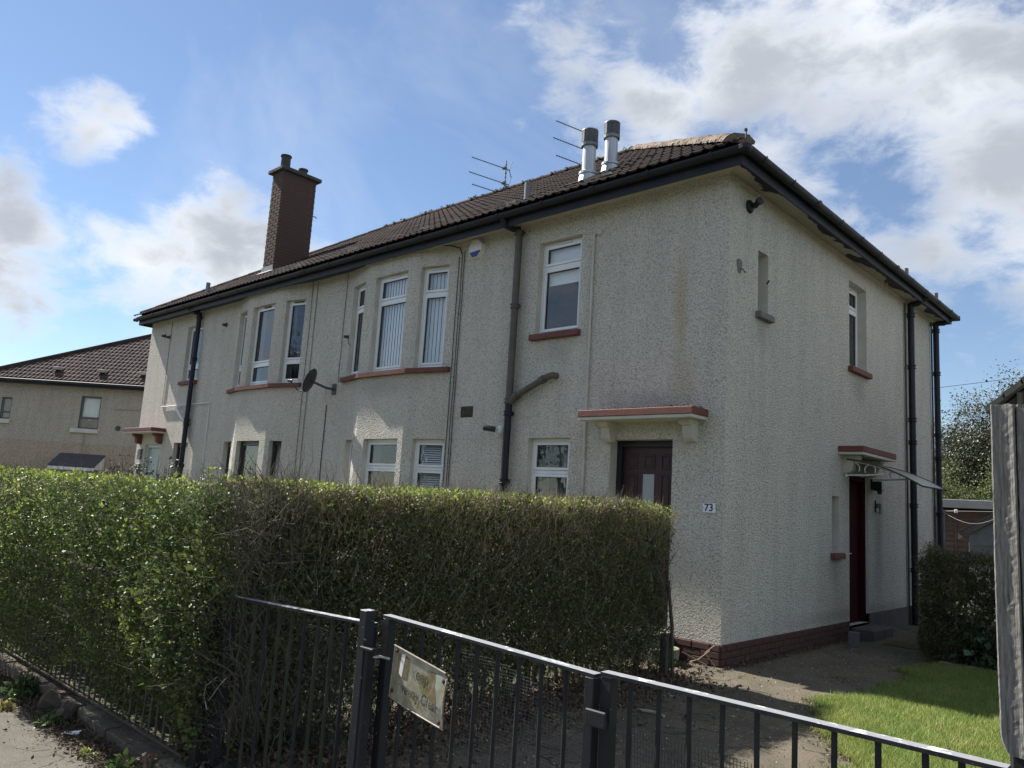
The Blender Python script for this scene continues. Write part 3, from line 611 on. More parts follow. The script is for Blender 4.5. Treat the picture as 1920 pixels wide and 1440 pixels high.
b = MB(); b.box(-1.66, -.6, -.5, -.015, -.05, .28, .015); b.build('door_step', M_CONC, house)
# door canopies
def canopy(T, a0, a1, z, m_b, mo=True):
    s = MB(T); s.box(a0, a1, -.36, 0, z, z+.085, .006); c = s.build('door_canopy', M_RED, house)
    s = MB(T); s.box(a0+.012, a1-.012, -.35, -.0, z-.04, z-.001, .004); s.build('canopy_underside', M_SMOOTH, c)
    for a in (a0+.28, a1-.19):
        s = MB(T); w_ = .065
        s.prism([(0, z-.04), (-.20, z-.04), (-.20, z-.10), (-.15, z-.12), (-.12, z-.25), (-.08, z-.29), (0, z-.29)], lambda p, d: (a+d*w_, p[0], p[1]), -1, 1)
        s.box(a-w_-.012, a+w_+.012, -.215, 0, z-.085, z-.0405, .004)
        s.build('corbel', m_b, c)
    return c
cF = canopy(frameT((0, 0, 0), U), -1.85, -.215, 2.752, M_SMOOTH)
cL = canopy(frameT((0, 0, 0), U), -16.55, -14.85, 2.80, M_RED)
cS = canopy(frameT(OS, US), 3.42, 4.87, 2.655, M_SMOOTH)
# sedum growing on the front canopy
n = 260; ax = rng.uniform(-1.78, -.25, n); ay = rng.uniform(-.30, -.02, n)
dn = (.5+.5*np.sin(ax*9))*.6+.4*(ax > -.8)
kp = rng.uniform(0, 1, n) < dn+.25; Pm = np.stack([ax, ay, np.full(n, 2.842)], 1)[kp]
PP = np.repeat(Pm, 10, 0)+rng.normal(size=(len(Pm)*10, 3))*[.012, .012, .009]
link('sedum', leaves(PP, .014, .9, M_SEDUM, 'sedum', .8), cF, kind='stuff')
# ---- eaves
ZF = 5.635
b = MB(); b.quad((-16.6, -.29, ZF), (-7.0, -.29, ZF), (-7.0, .0, ZS), (-16.6, .0, ZS)); b.quad((-16.6, 0, ZF), (-16.5, 0, ZS), (-16.5, 8.5, ZS), (-16.6, 8.5, ZF))
b.build('soffit', M_SOFFITB, house)
b = MB(); b.quad((-7.0, -.29, ZF), (.29, -.29, ZF), (.0, 0, ZS), (-7.0, 0, ZS)); b.build('soffit', M_SOFFIT, house)
b = MB(); b.quad((.29, -.29, ZF), (.29, 8.52, ZF), (.0, 8.23, ZS), (.0, 0, ZS)); b.quad((.29, 8.52, ZF), (-16.6, 8.52, ZF), (-16.5, 8.23, ZS), (0, 8.23, ZS)); b.build('soffit', M_SOFFITPEEL, house)
b = MB()
b.box(-16.62, .31, -.31, -.29, ZF-.035, 5.80); b.box(.29, .31, -.289, 8.54, ZF-.036, 5.80); b.box(-16.62, -16.6, -.289, 8.54, ZF-.035, 5.80); b.box(-16.6, .29, 8.52, 8.54, ZF-.035, 5.80)
b.build('fascia', M_BLACK2, house)
# gutters: half-round trough swept along each eave
def gutter(p0, p1, outn, joints):
    p0, p1, outn = Vector(p0), Vector(p1), Vector(outn); g = MB(); r = .066; c0 = outn*r
    nn = 10; V = []
    for p in (p0, p1):
        for k in range(nn+1):
            a = math.pi*k/nn; V.append(p+c0-outn*math.cos(a)*r+Vector((0, 0, -math.sin(a)*r)))
        for k in range(nn+1):
            a = math.pi*(nn-k)/nn; V.append(p+c0-outn*math.cos(a)*(r-.005)+Vector((0, 0, -math.sin(a)*(r-.005))))
    m_ = 2*(nn+1); g.add(V, [(k, (k+1) % m_, m_+(k+1) % m_, m_+k) for k in range(m_)]+[tuple(range(m_)), tuple(range(2*m_-1, m_-1, -1))])
    go = g.build('gutter', M_BLACK2, house, smooth=False)
    d = (p1-p0).normalized(); L_ = (p1-p0).length; x = .35; i = 0
    while x < L_-.1:
        j = MB(); wd = .045 if i % 4 == 2 else .018; V = []
        for s_ in (-wd, wd):
            q = p0+d*(x+s_)
            for k in range(nn+1):
                a = math.pi*k/nn; V.append(q+c0-outn*math.cos(a)*(r+.012)+Vector((0, 0, -math.sin(a)*(r+.012)+.006)))
        j.add(V, [(k, k+1, nn+2+k, nn+1+k) for k in range(nn)])
        rib = j.mesh('gutter_bracket', M_BLACK2); link('gutter_bracket', rib, go); x += joints; i += 1
    return go
GZ = 5.775
gutter((.325, -.31, GZ), (-16.68, -.31, GZ-.02), (0, -1, 0), .86)
gutter((.31, -.33, GZ), (.31, 8.62, GZ-.03), (1, 0, 0), .80)
b = MB(); b.lathe((.37, -.37, GZ-.075), (0, 0, 1), [(0, .01), (0, .055), (.03, .075), (.078, .08), (.078, .07)], 14); b.box(.31, .44, -.44, -.31, GZ-.07, GZ+.003, .02); b.build('gutter_corner', M_BLACK2, house)
b = MB(); b.box(-16.70, -16.68, -.44, -.31, GZ-.085, GZ-.015, .01); b.box(.31, .44, 8.62, 8.64, GZ-.1, GZ, .01); b.build('gutter_end', M_BLACK2, house)
# ---- roof
HR = 4.485; ZR, ZE, YE = 8.73, 5.835, -.37; SL = (ZR-ZE)/HR; XR, XL = .37, -16.72
roof = MB()
e = lambda x, y, z=0: (x, y, z)
A, B_, C_, D_ = (XR, YE, ZE-.03), (XL, YE, ZE-.03), (XL, 8.60, ZE-.03), (XR, 8.60, ZE-.03); R1, R0 = (XR-HR, 4.115, ZR-.03), (XL+HR, 4.115, ZR-.03)
roof.add([A, B_, C_, D_, R1, R0], [(0, 4, 5, 1), (0, 3, 4), (3, 2, 5, 4), (2, 1, 5), (0, 1, 2, 3)])
roofo = roof.build('roof', M_TILE, house)
TW, TE = .305, .30; cosr, sinr = HR/math.hypot(HR, ZR-ZE), (ZR-ZE)/math.hypot(HR, ZR-ZE); SLEN = math.hypot(HR, ZR-ZE)
prof = [(0, 0), (.03, .002), (.075, .0), (.095, .012), (.125, .024), (.150, .014), (.165, .002), (.22, 0), (.24, .012), (.27, .024), (.298, .012), (.305, .002)]
def tile_pts(x0, s0, jit=0.):
    V = []; lift = .016+jit
    for (s_, hh) in ((s0-.03, lift+.010), (s0+TE-.03, .010)):
        for (dx, h) in prof: V.append((x0+dx, s_, h+hh))
    for (dx, h) in prof: V.append((x0+dx, s0-.03, h+lift-.006))
    return V
TF = [(i, i+1, 12+i+1, 12+i) for i in range(11)]+[(24+i, 24+i+1, i+1, i) for i in range(11)]
def tile_world(V, clip=True):
    o = []
    for (x, s_, h) in V:
        y = YE+s_*cosr-h*sinr; z = ZE+s_*sinr+h*cosr
        if clip: x = min(x, XR-(YE*0+s_*cosr)+.02); x = max(x, XL+s_*cosr-.02)
        o.append((x, y, z))
    return o
rows = int(SLEN/TE); tiles = []
for r_ in range(rows+1):
    s0 = r_*TE; xr = XR-s0*cosr; xl = XL+s0*cosr
    x = XR-TW*math.floor(0)
    i0 = 0
    x = XR-TW
    while x > xl-TW:
        if x < xr and s0 < SLEN-.05: tiles.append((x, s0))
        x -= TW
def tdist(t): 
    p = Vector((t[0]+.15, YE+t[1]*cosr, ZE+t[1]*sinr)); return (p-CAM).length
tiles.sort(key=tdist)
tme = {}
for k, (x, s0) in enumerate(tiles[:300]):
    edge = x+TW > XR-(s0+TE)*cosr-.01
    V = tile_world(tile_pts(x, s0, random.uniform(0, .006)))
    c = V[0]; key = None
    if not edge:
        me = tme.get(k % 6)
        if me is None:
            mb = MB(); mb.add([(p[0]-c[0], p[1]-c[1], p[2]-c[2]) for p in V], TF); me = mb.mesh('roof_tile', M_TILE); tme[k % 6] = me
        o = bpy.data.objects.new('roof_tile', me)
    else:
        mb = MB(); mb.add([(p[0]-c[0], p[1]-c[1], p[2]-c[2]) for p in V], TF); o = bpy.data.objects.new('roof_tile', mb.mesh('roof_tile', M_TILE))
    col.objects.link(o); o.parent = roofo; o.location = c; o.rotation_euler = (R(random.uniform(-.3, .3)), R(random.uniform(-.35, .35)), 0)
mb = MB()
for (x, s0) in tiles[300:]: mb.add(tile_world(tile_pts(x, s0, random.uniform(0, .006))), TF)
mb.build('roof_tiles', M_TILE, roofo, kind='stuff')
# ridge and hip caps
def caps(p0, p1, m, r=.12, L_=.42, rag=0., name='ridge_tile', lift=.0):
    p0, p1 = Vector(p0), Vector(p1); d = (p1-p0).normalized(); n = int((p1-p0).length/L_); s_ = d.cross(Vector((0, 0, 1))).normalized(); u_ = s_.cross(d)
    for i in range(n+1):
        a = p0+d*(L_*i); b_ = p0+d*min(L_*(i+1)+.03, (p1-p0).length); V = []
        for (q, rr) in ((a, r+.012), (b_, r)):
            for k in range(9):
                t = math.pi*k/8; jr = rr*(1+rag*random.uniform(-.2, .2)); V.append(q+s_*math.cos(t)*jr+u_*(math.sin(t)*jr*.75-.03+lift))
        mb = MB(); mb.add(V+[a+u_*-.05, b_+u_*-.05], [(k, k+1, 10+k, 9+k) for k in range(8)]+[tuple(range(9))+(18,), tuple(range(17, 8, -1))+(19,)])
        mb.build(name, m, roofo, smooth=False)
caps((R0[0], 4.115, ZR+.02), (R1[0], 4.115, ZR+.02), M_TILE)
caps((XL+.1, YE+.1, ZE+.08), (R0[0], 4.115, ZR+.02), M_TILE)
# mortared hip at the near corner: lumpy and broad
h0, h1 = Vector((XR-.16, YE+.16, ZE+.12)), Vector((R1[0], 4.115, ZR+.03)); d = (h1-h0).normalized(); s_ = d.cross(Vector((0, 0, 1))).normalized(); u_ = s_.cross(d)
n = 160; V = []; rg = random.Random(3)
base = [rg.uniform(-1, 1) for _ in range(n+20)]
for i in range(n+1):
    q = h0+d*((h1-h0).length*i/n); sm = sum(base[i:i+5])/5
    for k in range(11):
        t = math.pi*k/10; rr = .17+.03*sm+rg.uniform(-.012, .012); V.append(q+s_*math.cos(t)*rr*1.15+u_*(math.sin(t)*rr*.62-.03+rg.uniform(-.008, .008)))
mb = MB(); mb.add(V, [(i*11+k, i*11+k+1, (i+1)*11+k+1, (i+1)*11+k) for i in range(n) for k in range(10)]+[tuple(range(11))]); mb.build('mortared_hip', M_MORT2, roofo)
mb = MB(); mb.tube([(XR+.02, YE-.02, ZE+.02), (XR+.02, YE-.02, ZE+.09), (XR+.03, YE-.02, ZE+.12)], .010, 6); mb.box(XR+.0, XR+.03, YE-.03, YE-.0, ZE+.10, ZE+.14, .006); mb.build('hip_iron', M_BLACK, roofo)
# moss beads on ridge
n = 1500; t = rng.uniform(0, 1, n); px_ = R0[0]+(R1[0]-R0[0])*t; cl_ = np.sin(px_*7)*.5+np.sin(px_*17+1)*.5 > .1
Pm = np.stack([px_, 4.115-rng.uniform(.03, .14, n), ZR+rng.uniform(.02, .06, n)], 1)[cl_]
link('ridge_moss', leaves(Pm, .03, .9, M_MOSS, 'ridge_moss', 1.), roofo, kind='stuff')
b = MB()
xx = R0[0]+.42
while xx < R1[0]: b.box(xx-.02, xx+.02, 3.97, 4.03, ZR+.00, ZR+.075, .006); xx += .42*random.choice((1, 2, 2))
b.build('ridge_mortar_joints', M_VENT, roofo)
# tile vents (raised pale hoods in the third course)
def roofpt(x, s_, h=0): return Vector((x, YE+s_*cosr-h*sinr, ZE+s_*sinr+h*cosr))
for x, s_ in ((-1.95, .30), (-3.75, .32), (-5.75, .34), (-7.85, .36), (-9.8, .38), (-13.0, .38)):
    V = []
    for (a, c, h) in ((-.16, 0, .03), (.16, 0, .03), (.15, .28, .035), (-.15, .28, .035), (-.15, 0, .085), (.15, 0, .085), (.12, .26, .06), (-.12, .26, .06)): V.append(roofpt(x+a, s_+c, h))
    mb = MB(); mb.add(V, [(4, 5, 6, 7), (0, 1, 5, 4), (1, 2, 6, 5), (3, 0, 4, 7), (2, 3, 7, 6)]); mb.build('tile_vent', M_VENT, roofo)
# flues
def flue(x, y, hgt, r):
    z0 = ZE+(y-YE)*SL; f = MB(); f.lathe((x, y, z0-.12), (0, 0, 1), [(0, r*1.55), (.08, r*1.5), (.20, r*1.3), (.20, r*1.42), (.235, r*1.42), (.24, r*1.05), (.26, r), (hgt, r), (hgt, r*.9)], 20)
    fo = f.build('flue_pipe', M_ZINC, house, smooth=False)
    c = MB(); zt = z0-.12+hgt
    c.lathe((x, y, zt-.02), (0, 0, 1), [(0, r), (0, r*1.25), (.05, r*1.28), (.05, r*.7)], 20)
    for k in range(10): c.lathe((x, y, zt+.045+k*.019), (0, 0, 1), [(0, r*1.02), (.003, r*1.24), (.011, r*1.24), (.009, r*1.0), (0, r*1.02)], 18)
    for k in range(10):
        a = k*.628; c.tube([(x+math.cos(a)*r*1.14, y+math.sin(a)*r*1.14, zt+.03), (x+math.cos(a)*r*1.14, y+math.sin(a)*r*1.14, zt+.23)], .006, 4)
    c.lathe((x, y, zt+.225), (0, 0, 1), [(0, r*1.0), (0, r*1.26), (.014, r*1.24), (.018, .001)], 18)
    c.build('cowl', M_COWL, fo)
FL1 = flue(-2.55, .50, .66, .100); FL2 = flue(-2.55, 1.04, .66, .100)
b = MB(); V = [roofpt(-2.75, .62, .055), roofpt(-2.36, .62, .055), roofpt(-2.36, .80, .05), roofpt(-2.75, .80, .05)]; b.add(V, [(0, 1, 2, 3)]); b.build('flue_flashing', M_TILE, roofo)
# ---- chimney
CX0, CX1, CY0, CY1 = -12.75, -12.25, .92, 1.85; CZ0, CZ1 = 6.4, 9.23
b = MB(); b.box(CX0+.008, CX1-.008, CY0+.008, CY1-.008, CZ0, CZ1); ch = b.build('chimney', M_CHMORT, house)
def cbrick_me(L_, nm):
    q = MB(); q.box(-L_/2, L_/2, -.008, .06, 0, .064, .004); return q.mesh(nm, M_CHBRICK)
cb = cbrick_me(.213, 'brick'); cbh = cbrick_me(.1, 'brick'); rowsC = int((CZ1-6.5)/.0745); placed = []
for r_ in range(rowsC):
    z = 6.52+r_*.0745; o_ = .11 if r_ % 2 else 0
    for i in range(2): placed.append((cb, CX0+.125+i*.25-(.0), CY0+.008, z, 0)) if not r_ % 2 else None
    if r_ % 2: placed += [(cbh, CX0+.055, CY0+.008, z, 0), (cb, CX0+.25, CY0+.008, z, 0), (cbh, CX1-.055, CY0+.008, z, 0)]
    for i in range(4):
        yy = CY0+.11+.0+i*.2275+(0.0)
        if r_ % 2:
            if i == 0: placed.append((cbh, CX1-.008, CY0+.055, z, 90))
            if i == 3: placed.append((cbh, CX1-.008, CY1-.055, z, 90)); continue
            yy += .115
        placed.append((cb, CX1-.008, yy, z, 90))
for k, (me, x, y, z, a) in enumerate(placed[-300:]):
    put_brick(me, x, y, z, R(a), ch)
q = MB()
for (me, x, y, z, a) in placed[:-300]:
    if a == 0: q.box(x-.1, x+.1, y-.008, y+.05, z, z+.064)
    else: q.box(x-.05, x+.008, y-.1, y+.1, z, z+.064)
if q.v: q.build('bricks', M_CHBRICK, ch, kind='stuff')
b = MB(); b.box(CX0-.09, CX1+.09, CY0-.09, CY1+.09, CZ1, CZ1+.09, .012); b.box(CX0-.02, CX1+.02, CY0-.02, CY1+.02, CZ1+.09, CZ1+.13, .02); b.build('cap', M_CAP, ch)
b = MB(); b.lathe((CX0+.22, CY0+.18, CZ1+.1), (0, 0, 1), [(0, .12), (.36, .115), (.37, .135), (.40, .135), (.40, .10), (.1, .10)], 18); b.build('chimney_pot', M_POT, ch)
b = MB(); b.lathe((CX0+.28, CY1-.28, CZ1+.1), (0, 0, 1), [(0, .10), (.16, .10), (.165, .12), (.20, .12), (.21, .0)], 18); b.build('chimney_pot', M_POT, ch)
b = MB(); b.tube([(CX1-.02, CY1-.0, 8.35), (CX1+.0, CY1+.07, 8.35), (CX1, CY1+.09, 8.32)], .012, 5); b.build('iron_bracket', M_BLACK, ch)
b = MB(); b.add([roofpt(-12.85, 1.45, .055), roofpt(-12.2, 1.45, .055), roofpt(-12.2, 1.78, .055), roofpt(-12.85, 1.78, .055)], [(0, 1, 2, 3)]); b.add([(CX0-.02, CY0-.012, 6.62), (CX1+.0, CY0-.012, 6.62), (CX1+.0, CY0-.012, 6.85), (CX0-.02, CY0-.012, 6.85)], [(0, 1, 2, 3)]); b.build('flashing', M_LEAD, ch)
# ---- pipes on the house
def collar(par, x, y, z, r, m, ax=(0, 0, 1)):
    c = MB(); c.lathe((x, y, z-.035), ax, [(0, r), (0, r*1.3), (.012, r*1.34), (.018, r*1.15), (.05, r*1.15), (.056, r*1.36), (.07, r*1.36), (.07, r)], 14); c.build('collar', m, par)
def pipe(x, y, segs, r, collars, ears=None):
    par = None
    for (z0, z1, m) in segs:
        t = MB(); t.tube([(x, y, z0), (x, y, z1)], r, 14); o = t.build('downpipe', m, house, smooth=False)
        par = o
        for cz in collars:
            if z0 <= cz < z1: collar(o, x, y, cz, r, m)
            if z0 <= cz < z1 and ears:
                c = MB()
                if ears == 'y': c.box(x-.085, x+.085, y+r*.4, y+r*.4+.02, cz-.02, cz+.02, .004)
                else: c.box(x-r*.4-.02, x-r*.4, y-.085, y+.085, cz-.02, cz+.02, .004)
                c.build('bracket', m, o)
    return par
p = pipe(-3.32, -.085, [(0, 3.02, M_BLACK), (3.02, 5.60, M_BROWNP)], .052, (.6, 1.92, 2.88, 3.06, 4.45, 5.56), 'y')
b = MB(); b.tube([(-3.32, -.085, 5.55), (-3.33, -.09, 5.62), (-3.36, -.17, 5.60), (-3.40, -.30, 5.62), (-3.40, -.37, 5.72)], .045, 10); b.build('swan_neck', M_BLACK, house)
b = MB(); b.tube([(-3.32, -.085, 3.02), (-3.20, -.09, 3.12), (-2.64, -.085, 3.36), (-2.56, -.07, 3.385), (-2.53, -.02, 3.385), (-2.53, .03, 3.385)], .045, 12); bo = b.build('branch_pipe', M_BROWNP, house)
for px_, pz_ in ((-2.74, 3.317), (-3.22, 3.11)):
    c = MB(); c.lathe((px_, -.087, pz_), (.92, 0, .39), [(0, .046), (0, .058), (.07, .058), (.07, .046)], 12); c.build('collar', M_BROWNP, bo)
b = MB(); b.tube([(-3.38, .1, 5.9), (-3.38, .1, 6.42)], .05, 12); b.build('vent_pipe', M_GREYPIPE, house)
b = MB(); b.tube([(-13.75, .1, 5.9), (-13.75, .1, 6.42)], .05, 12); b.build('vent_pipe', M_GREYPIPE, house)
for y in (6.42, 8.3):
    b = MB(); b.tube([(.1, y, 5.8), (.1, y, 6.2)], .04, 10); b.build('vent_pipe', M_GREYPIPE, house)
p = pipe(-13.6, -.085, [(0, 5.62, M_BLACK)], .055, (.8, 2.0, 2.95, 3.05, 4.5, 5.5), 'y')
b = MB(); b.tube([(-13.6, -.085, 5.62), (-13.62, -.18, 5.60), (-13.7, -.36, 5.70)], .05, 10); b.build('swan_neck', M_BLACK, house)
b = MB(); b.tube([(-13.64, -.1, 3.02), (-13.8, -.12, 3.10), (-14.2, -.10, 3.36), (-14.2, .0, 3.38)], .03, 8); b.build('waste_pipe', M_POLE, house)
p = pipe(.09, 6.69, [(0, 5.62, M_BLACK)], .055, (.9, 2.0, 3.1, 3.5, 4.45, 5.4), 'x')
b = MB(); b.tube([(.09, 6.69, 5.6), (.2, 6.69, 5.60), (.37, 6.69, 5.70)], .05, 10); b.build('swan_neck', M_BLACK, house)
p = pipe(.07, 8.36, [(0, 5.62, M_BLACK)], .055, (.9, 1.9, 2.95, 3.4, 4.6, 5.45), 'x')
b = MB(); b.tube([(.07, 8.36, 5.6), (.2, 8.4, 5.60), (.37, 8.45, 5.70)], .05, 10); b.build('swan_neck', M_BLACK, house)
b = MB(); b.tube([(.03, 6.56, 0), (.03, 6.56, 5.6)], .016, 6); b.tube([(.03, 8.2, 0), (.03, 8.2, 5.6)], .02, 6); b.build('service_pipe', M_CABLE, house)
b = MB(); b.tube([(-1.98, -.022, .3), (-1.98, -.022, 5.27), (-1.975, -.022, 5.30), (-1.95, -.022, 5.315), (-1.92, -.022, 5.31)], .017, 8); b.lathe((-1.89, 0, 5.315), (0, -1, 0), [(0, .04), (.03, .04), (.035, .03), (.035, 0)], 10)
for z in (2.4, 3.6, 4.7): b.box(-2.01, -1.95, -.03, 0, z, z+.02)
b.build('painted_service_pipe', M_SMOOTH, house)
def cable(pts, r, m, name='cable'):
    b = MB(); b.tube(pts, r, 5); return b.build(name, m, house)
def drop(x, zt, zb, r, m, y=-.012, j=.006):
    pts = []; z = zt
    while z > zb: pts.append((x+random.uniform(-j, j), y, z)); z -= .35
    pts.append((x, y, zb)); cable(pts, r, m)
for dx in (-.045, 0, .03): drop(-4.60+dx*1.6, 5.50+dx, .5, .0065, M_CABLE, -.012)
cable([(-4.62, -.012, 5.50), (-4.68, -.012, 5.60), (-4.85, -.06, 5.66), (-5.1, -.2, 5.68)], .009, M_CABLE)
drop(-8.72, 5.66, .4, .010, M_CABLEG); drop(-8.88, 5.66, .4, .005, M_CABLE); drop(-7.72, 5.66, 3.6, .005, M_CABLE)
drop(-15.25, 5.6, 3.43, .008, M_CABLEG); drop(-12.68, 3.40, .5, .01, M_POLE)
cable([(-15.26, -.02, 3.43), (-12.66, -.02, 3.43)], .013, M_POLE, 'overflow_pipe')
drop(-8.02, 3.2, .4, .009, M_CABLE)
# vent grille in front wall, open pipe stubs
b = MB(frameT(O0, U)); b.box(.25, .52, .012, .05, 2.86, 3.03)
for k in range(9): b.box(.255, .515, .002, .014, 2.868+k*.017, 2.875+k*.017)
b.build('vent_grille', mat('brown_vent', (.13, .105, .09), .9, (.08, .07, .06), bump=1., bscale=90), house)
for (x, z) in ((-12.35, 5.2), (-15.6, 5.27), (-15.3, 5.21)):
    b = MB(); b.lathe((x, 0, z), (0, -1, -.15), [(0, .05), (.02, .05), (.02, .03), (.09, .03), (.09, .02), (.0, .02)], 10); b.build('vent_stub', M_CAP, house)
# spotlight-like black fitting high on the side wall, hook patch, old cement repair
b = MB(); b.lathe((0, .50, 5.42), (1, 0, 0), [(0, .0), (0, .085), (.02, .085), (.045, .06), (.05, .035), (.09, .035)], 14); b.tube([(.08, .50, 5.42), (.15, .46, 5.44)], .04, 10, r2=.03); b.lathe((.14, .465, 5.44), (1, -.5, .2), [(0, .02), (0, .045), (.04, .05), (.04, 0)], 10); b.build('vent_terminal', M_BLACK, house)
b = MB(); ang = [(.06*math.cos(t_)*(1+.25*math.sin(3*t_)), .11*math.sin(t_)*(1+.2*math.cos(2*t_))) for t_ in np.linspace(0, 6.28, 15)[:-1]]
b.prism(ang, lambda p_, d: (d, .27+p_[0], 4.60+p_[1]), .0, .008); b.tube([(.0, .27, 4.57), (.05, .27, 4.55), (.06, .31, 4.52), (.05, .34, 4.54)], .009, 6); b.build('cement_patch', mat('grey_cement', (.19, .19, .18), .95, (.14, .14, .13), bump=.5, bscale=30), house)
b = MB(); b.tube([(.02, .98, 4.55), (.04, 1.0, 4.60)], .012, 5); b.build('catch', M_BLACK, house)

# ================================================================== THINGS FIXED TO THE HOUSE
# number plate
np_ = MB(); np_.box(-.248, -.092, -.020, -.008, 1.66, 1.765, .003); npo = np_.build('house_number_sign', M_PLATE); tag(npo, 'small white enamel plate with dark blue number 73 at the house corner', 'sign')
def text(body, loc, size, m, parent, rot=(R(90), 0, 0), bold=0.0, name='lettering', ext=.001, align='CENTER', sx=1.):
    cu = bpy.data.curves.new(name, 'FONT'); cu.body = body; cu.size = size; cu.extrude = ext; cu.offset = bold; cu.align_x = align; cu.align_y = 'CENTER'
    t = bpy.data.objects.new(name+'_tmp', cu); col.objects.link(t); bpy.context.view_layer.update()
    me = bpy.data.meshes.new_from_object(t.evaluated_get(bpy.context.evaluated_depsgraph_get())); bpy.data.objects.remove(t)
    me.materials.clear(); me.materials.append(m)
    o = bpy.data.objects.new(name, me); col.objects.link(o); o.location = loc; o.rotation_euler = rot; o.scale = (sx, 1, 1)
    if parent: o.parent = parent
    return o
text('73', (-.17, -.0215, 1.713), .115, M_INK, npo, bold=.002, name='number')
b = MB()
for x in (-.236, -.104): b.lathe((x, -.02, 1.713), (0, -1, 0), [(0, .005), (.003, .004), (.004, 0)], 8)
b.build('screw', M_INK, npo)
# alarm box: eight-sided white box with blue lower part
al = empty('alarm_box', (-4.26, 0, 5.50), label='white octagonal burglar alarm box with blue lower corner under the eaves', cat='alarm')
oc = [(.16*math.cos(R(22.5+45*k)), .165*math.sin(R(22.5+45*k))) for k in range(8)]
b = MB(); b.prism(oc, lambda p_, d: (-4.26+p_[0]*(1-d*1.2), -d, 5.50+p_[1]*(1-d*1.2)), 0, .075); b.build('housing', M_POLE, al)
cut = [(-.115, -.055), (.12, -.04), (.125, -.055), (.05, -.135), (-.055, -.135)]
b = MB(); b.prism(cut, lambda p_, d: (-4.26+p_[0], -d, 5.50+p_[1]), .074, .0785); b.build('lens', M_BLUE, al)
# cctv
cc = empty('security_camera', (-3.5, 0, 2.66), label='small white wall camera with black barrel beside the brown downpipe', cat='camera')
b = MB(); b.lathe((-3.47, 0, 2.65), (-.25, -1, 0), [(0, .0), (0, .07), (.05, .07), (.09, .055), (.10, 0)], 16); b.tube([(-3.5, -.03, 2.58), (-3.53, -.09, 2.57), (-3.56, -.11, 2.62)], .014, 6); b.build('mount', M_POLE, cc)
b = MB(); b.tube([(-3.53, -.12, 2.655), (-3.66, -.19, 2.67)], .042, 12); b.lathe((-3.66, -.19, 2.67), (-.88, -.46, .1), [(0, .042), (.02, .04), (.02, .03), (0, .02)], 12); b.build('barrel', M_NAVY, cc)
c2 = empty('security_camera', (-7.42, 0, 4.43), label='tiny dark camera beside the narrow upper bay window above the satellite dish', cat='camera')
b = MB(); b.lathe((-7.52, .0, 4.43), (0, -1, 0), [(0, 0), (0, .035), (.03, .035), (.03, 0)], 10); b.tube([(-7.52, -.03, 4.43), (-7.56, -.09, 4.43)], .025, 8); b.build('barrel', M_CAP, c2)
b = MB(); b.tube([(-7.5, -.02, 4.40), (-7.45, -.05, 4.30), (-7.4, -.03, 4.25)], .006, 5); b.build('lead', M_CABLE, c2)
# satellite dish
di = empty('satellite_dish', (-7.85, 0, 3.5), label='dark grey oval satellite dish on a bracket between the two bays', cat='satellite dish')
nrm_ = Vector((-.80, -.50, .36)).normalized(); ctr = Vector((-8.05, -.40, 3.60))
a_ = Vector((0, 0, 1)); a_ = (a_-nrm_*a_.dot(nrm_)).normalized(); bb_ = nrm_.cross(a_)
V = []; Fc = []; nr, ns = 5, 28
for i in range(nr+1):
    rr = i/nr
    for j in range(ns):
        t_ = 2*math.pi*j/ns; V.append(ctr+a_*math.sin(t_)*.235*rr+bb_*math.cos(t_)*.20*rr+nrm_*(.05*rr*rr-.05))
for i in range(nr):
    for j in range(ns): Fc.append((i*ns+j, i*ns+(j+1) % ns, (i+1)*ns+(j+1) % ns, (i+1)*ns+j))
b = MB(); b.add(V, Fc); b.add([v-nrm_*.008 for v in V], Fc)
for j in range(ns):
    p_, q_ = V[nr*ns+j], V[nr*ns+(j+1) % ns]; b.quad(p_, q_, q_-nrm_*.008, p_-nrm_*.008)
b.build('reflector', M_DISH, di, smooth=True)
b = MB(); b.tube([ctr-nrm_*.06, ctr-nrm_*.12, (-7.88, -.2, 3.50), (-7.84, -.16, 3.48), (-7.83, 0, 3.48)], .022, 8); b.box(-7.90, -7.77, -.015, 0, 3.38, 3.58, .004); b.build('wall_bracket', M_DISH, di)
b = MB(); low = ctr-a_*.235; tip = ctr+nrm_*.36-a_*.16; b.tube([low, low+nrm_*.12-a_*.02, tip], .012, 6); b.lathe(tip, -nrm_+a_*.35, [(-.03, 0), (-.03, .025), (.03, .025), (.05, .032), (.06, 0)], 10); b.build('arm', M_DISH, di)
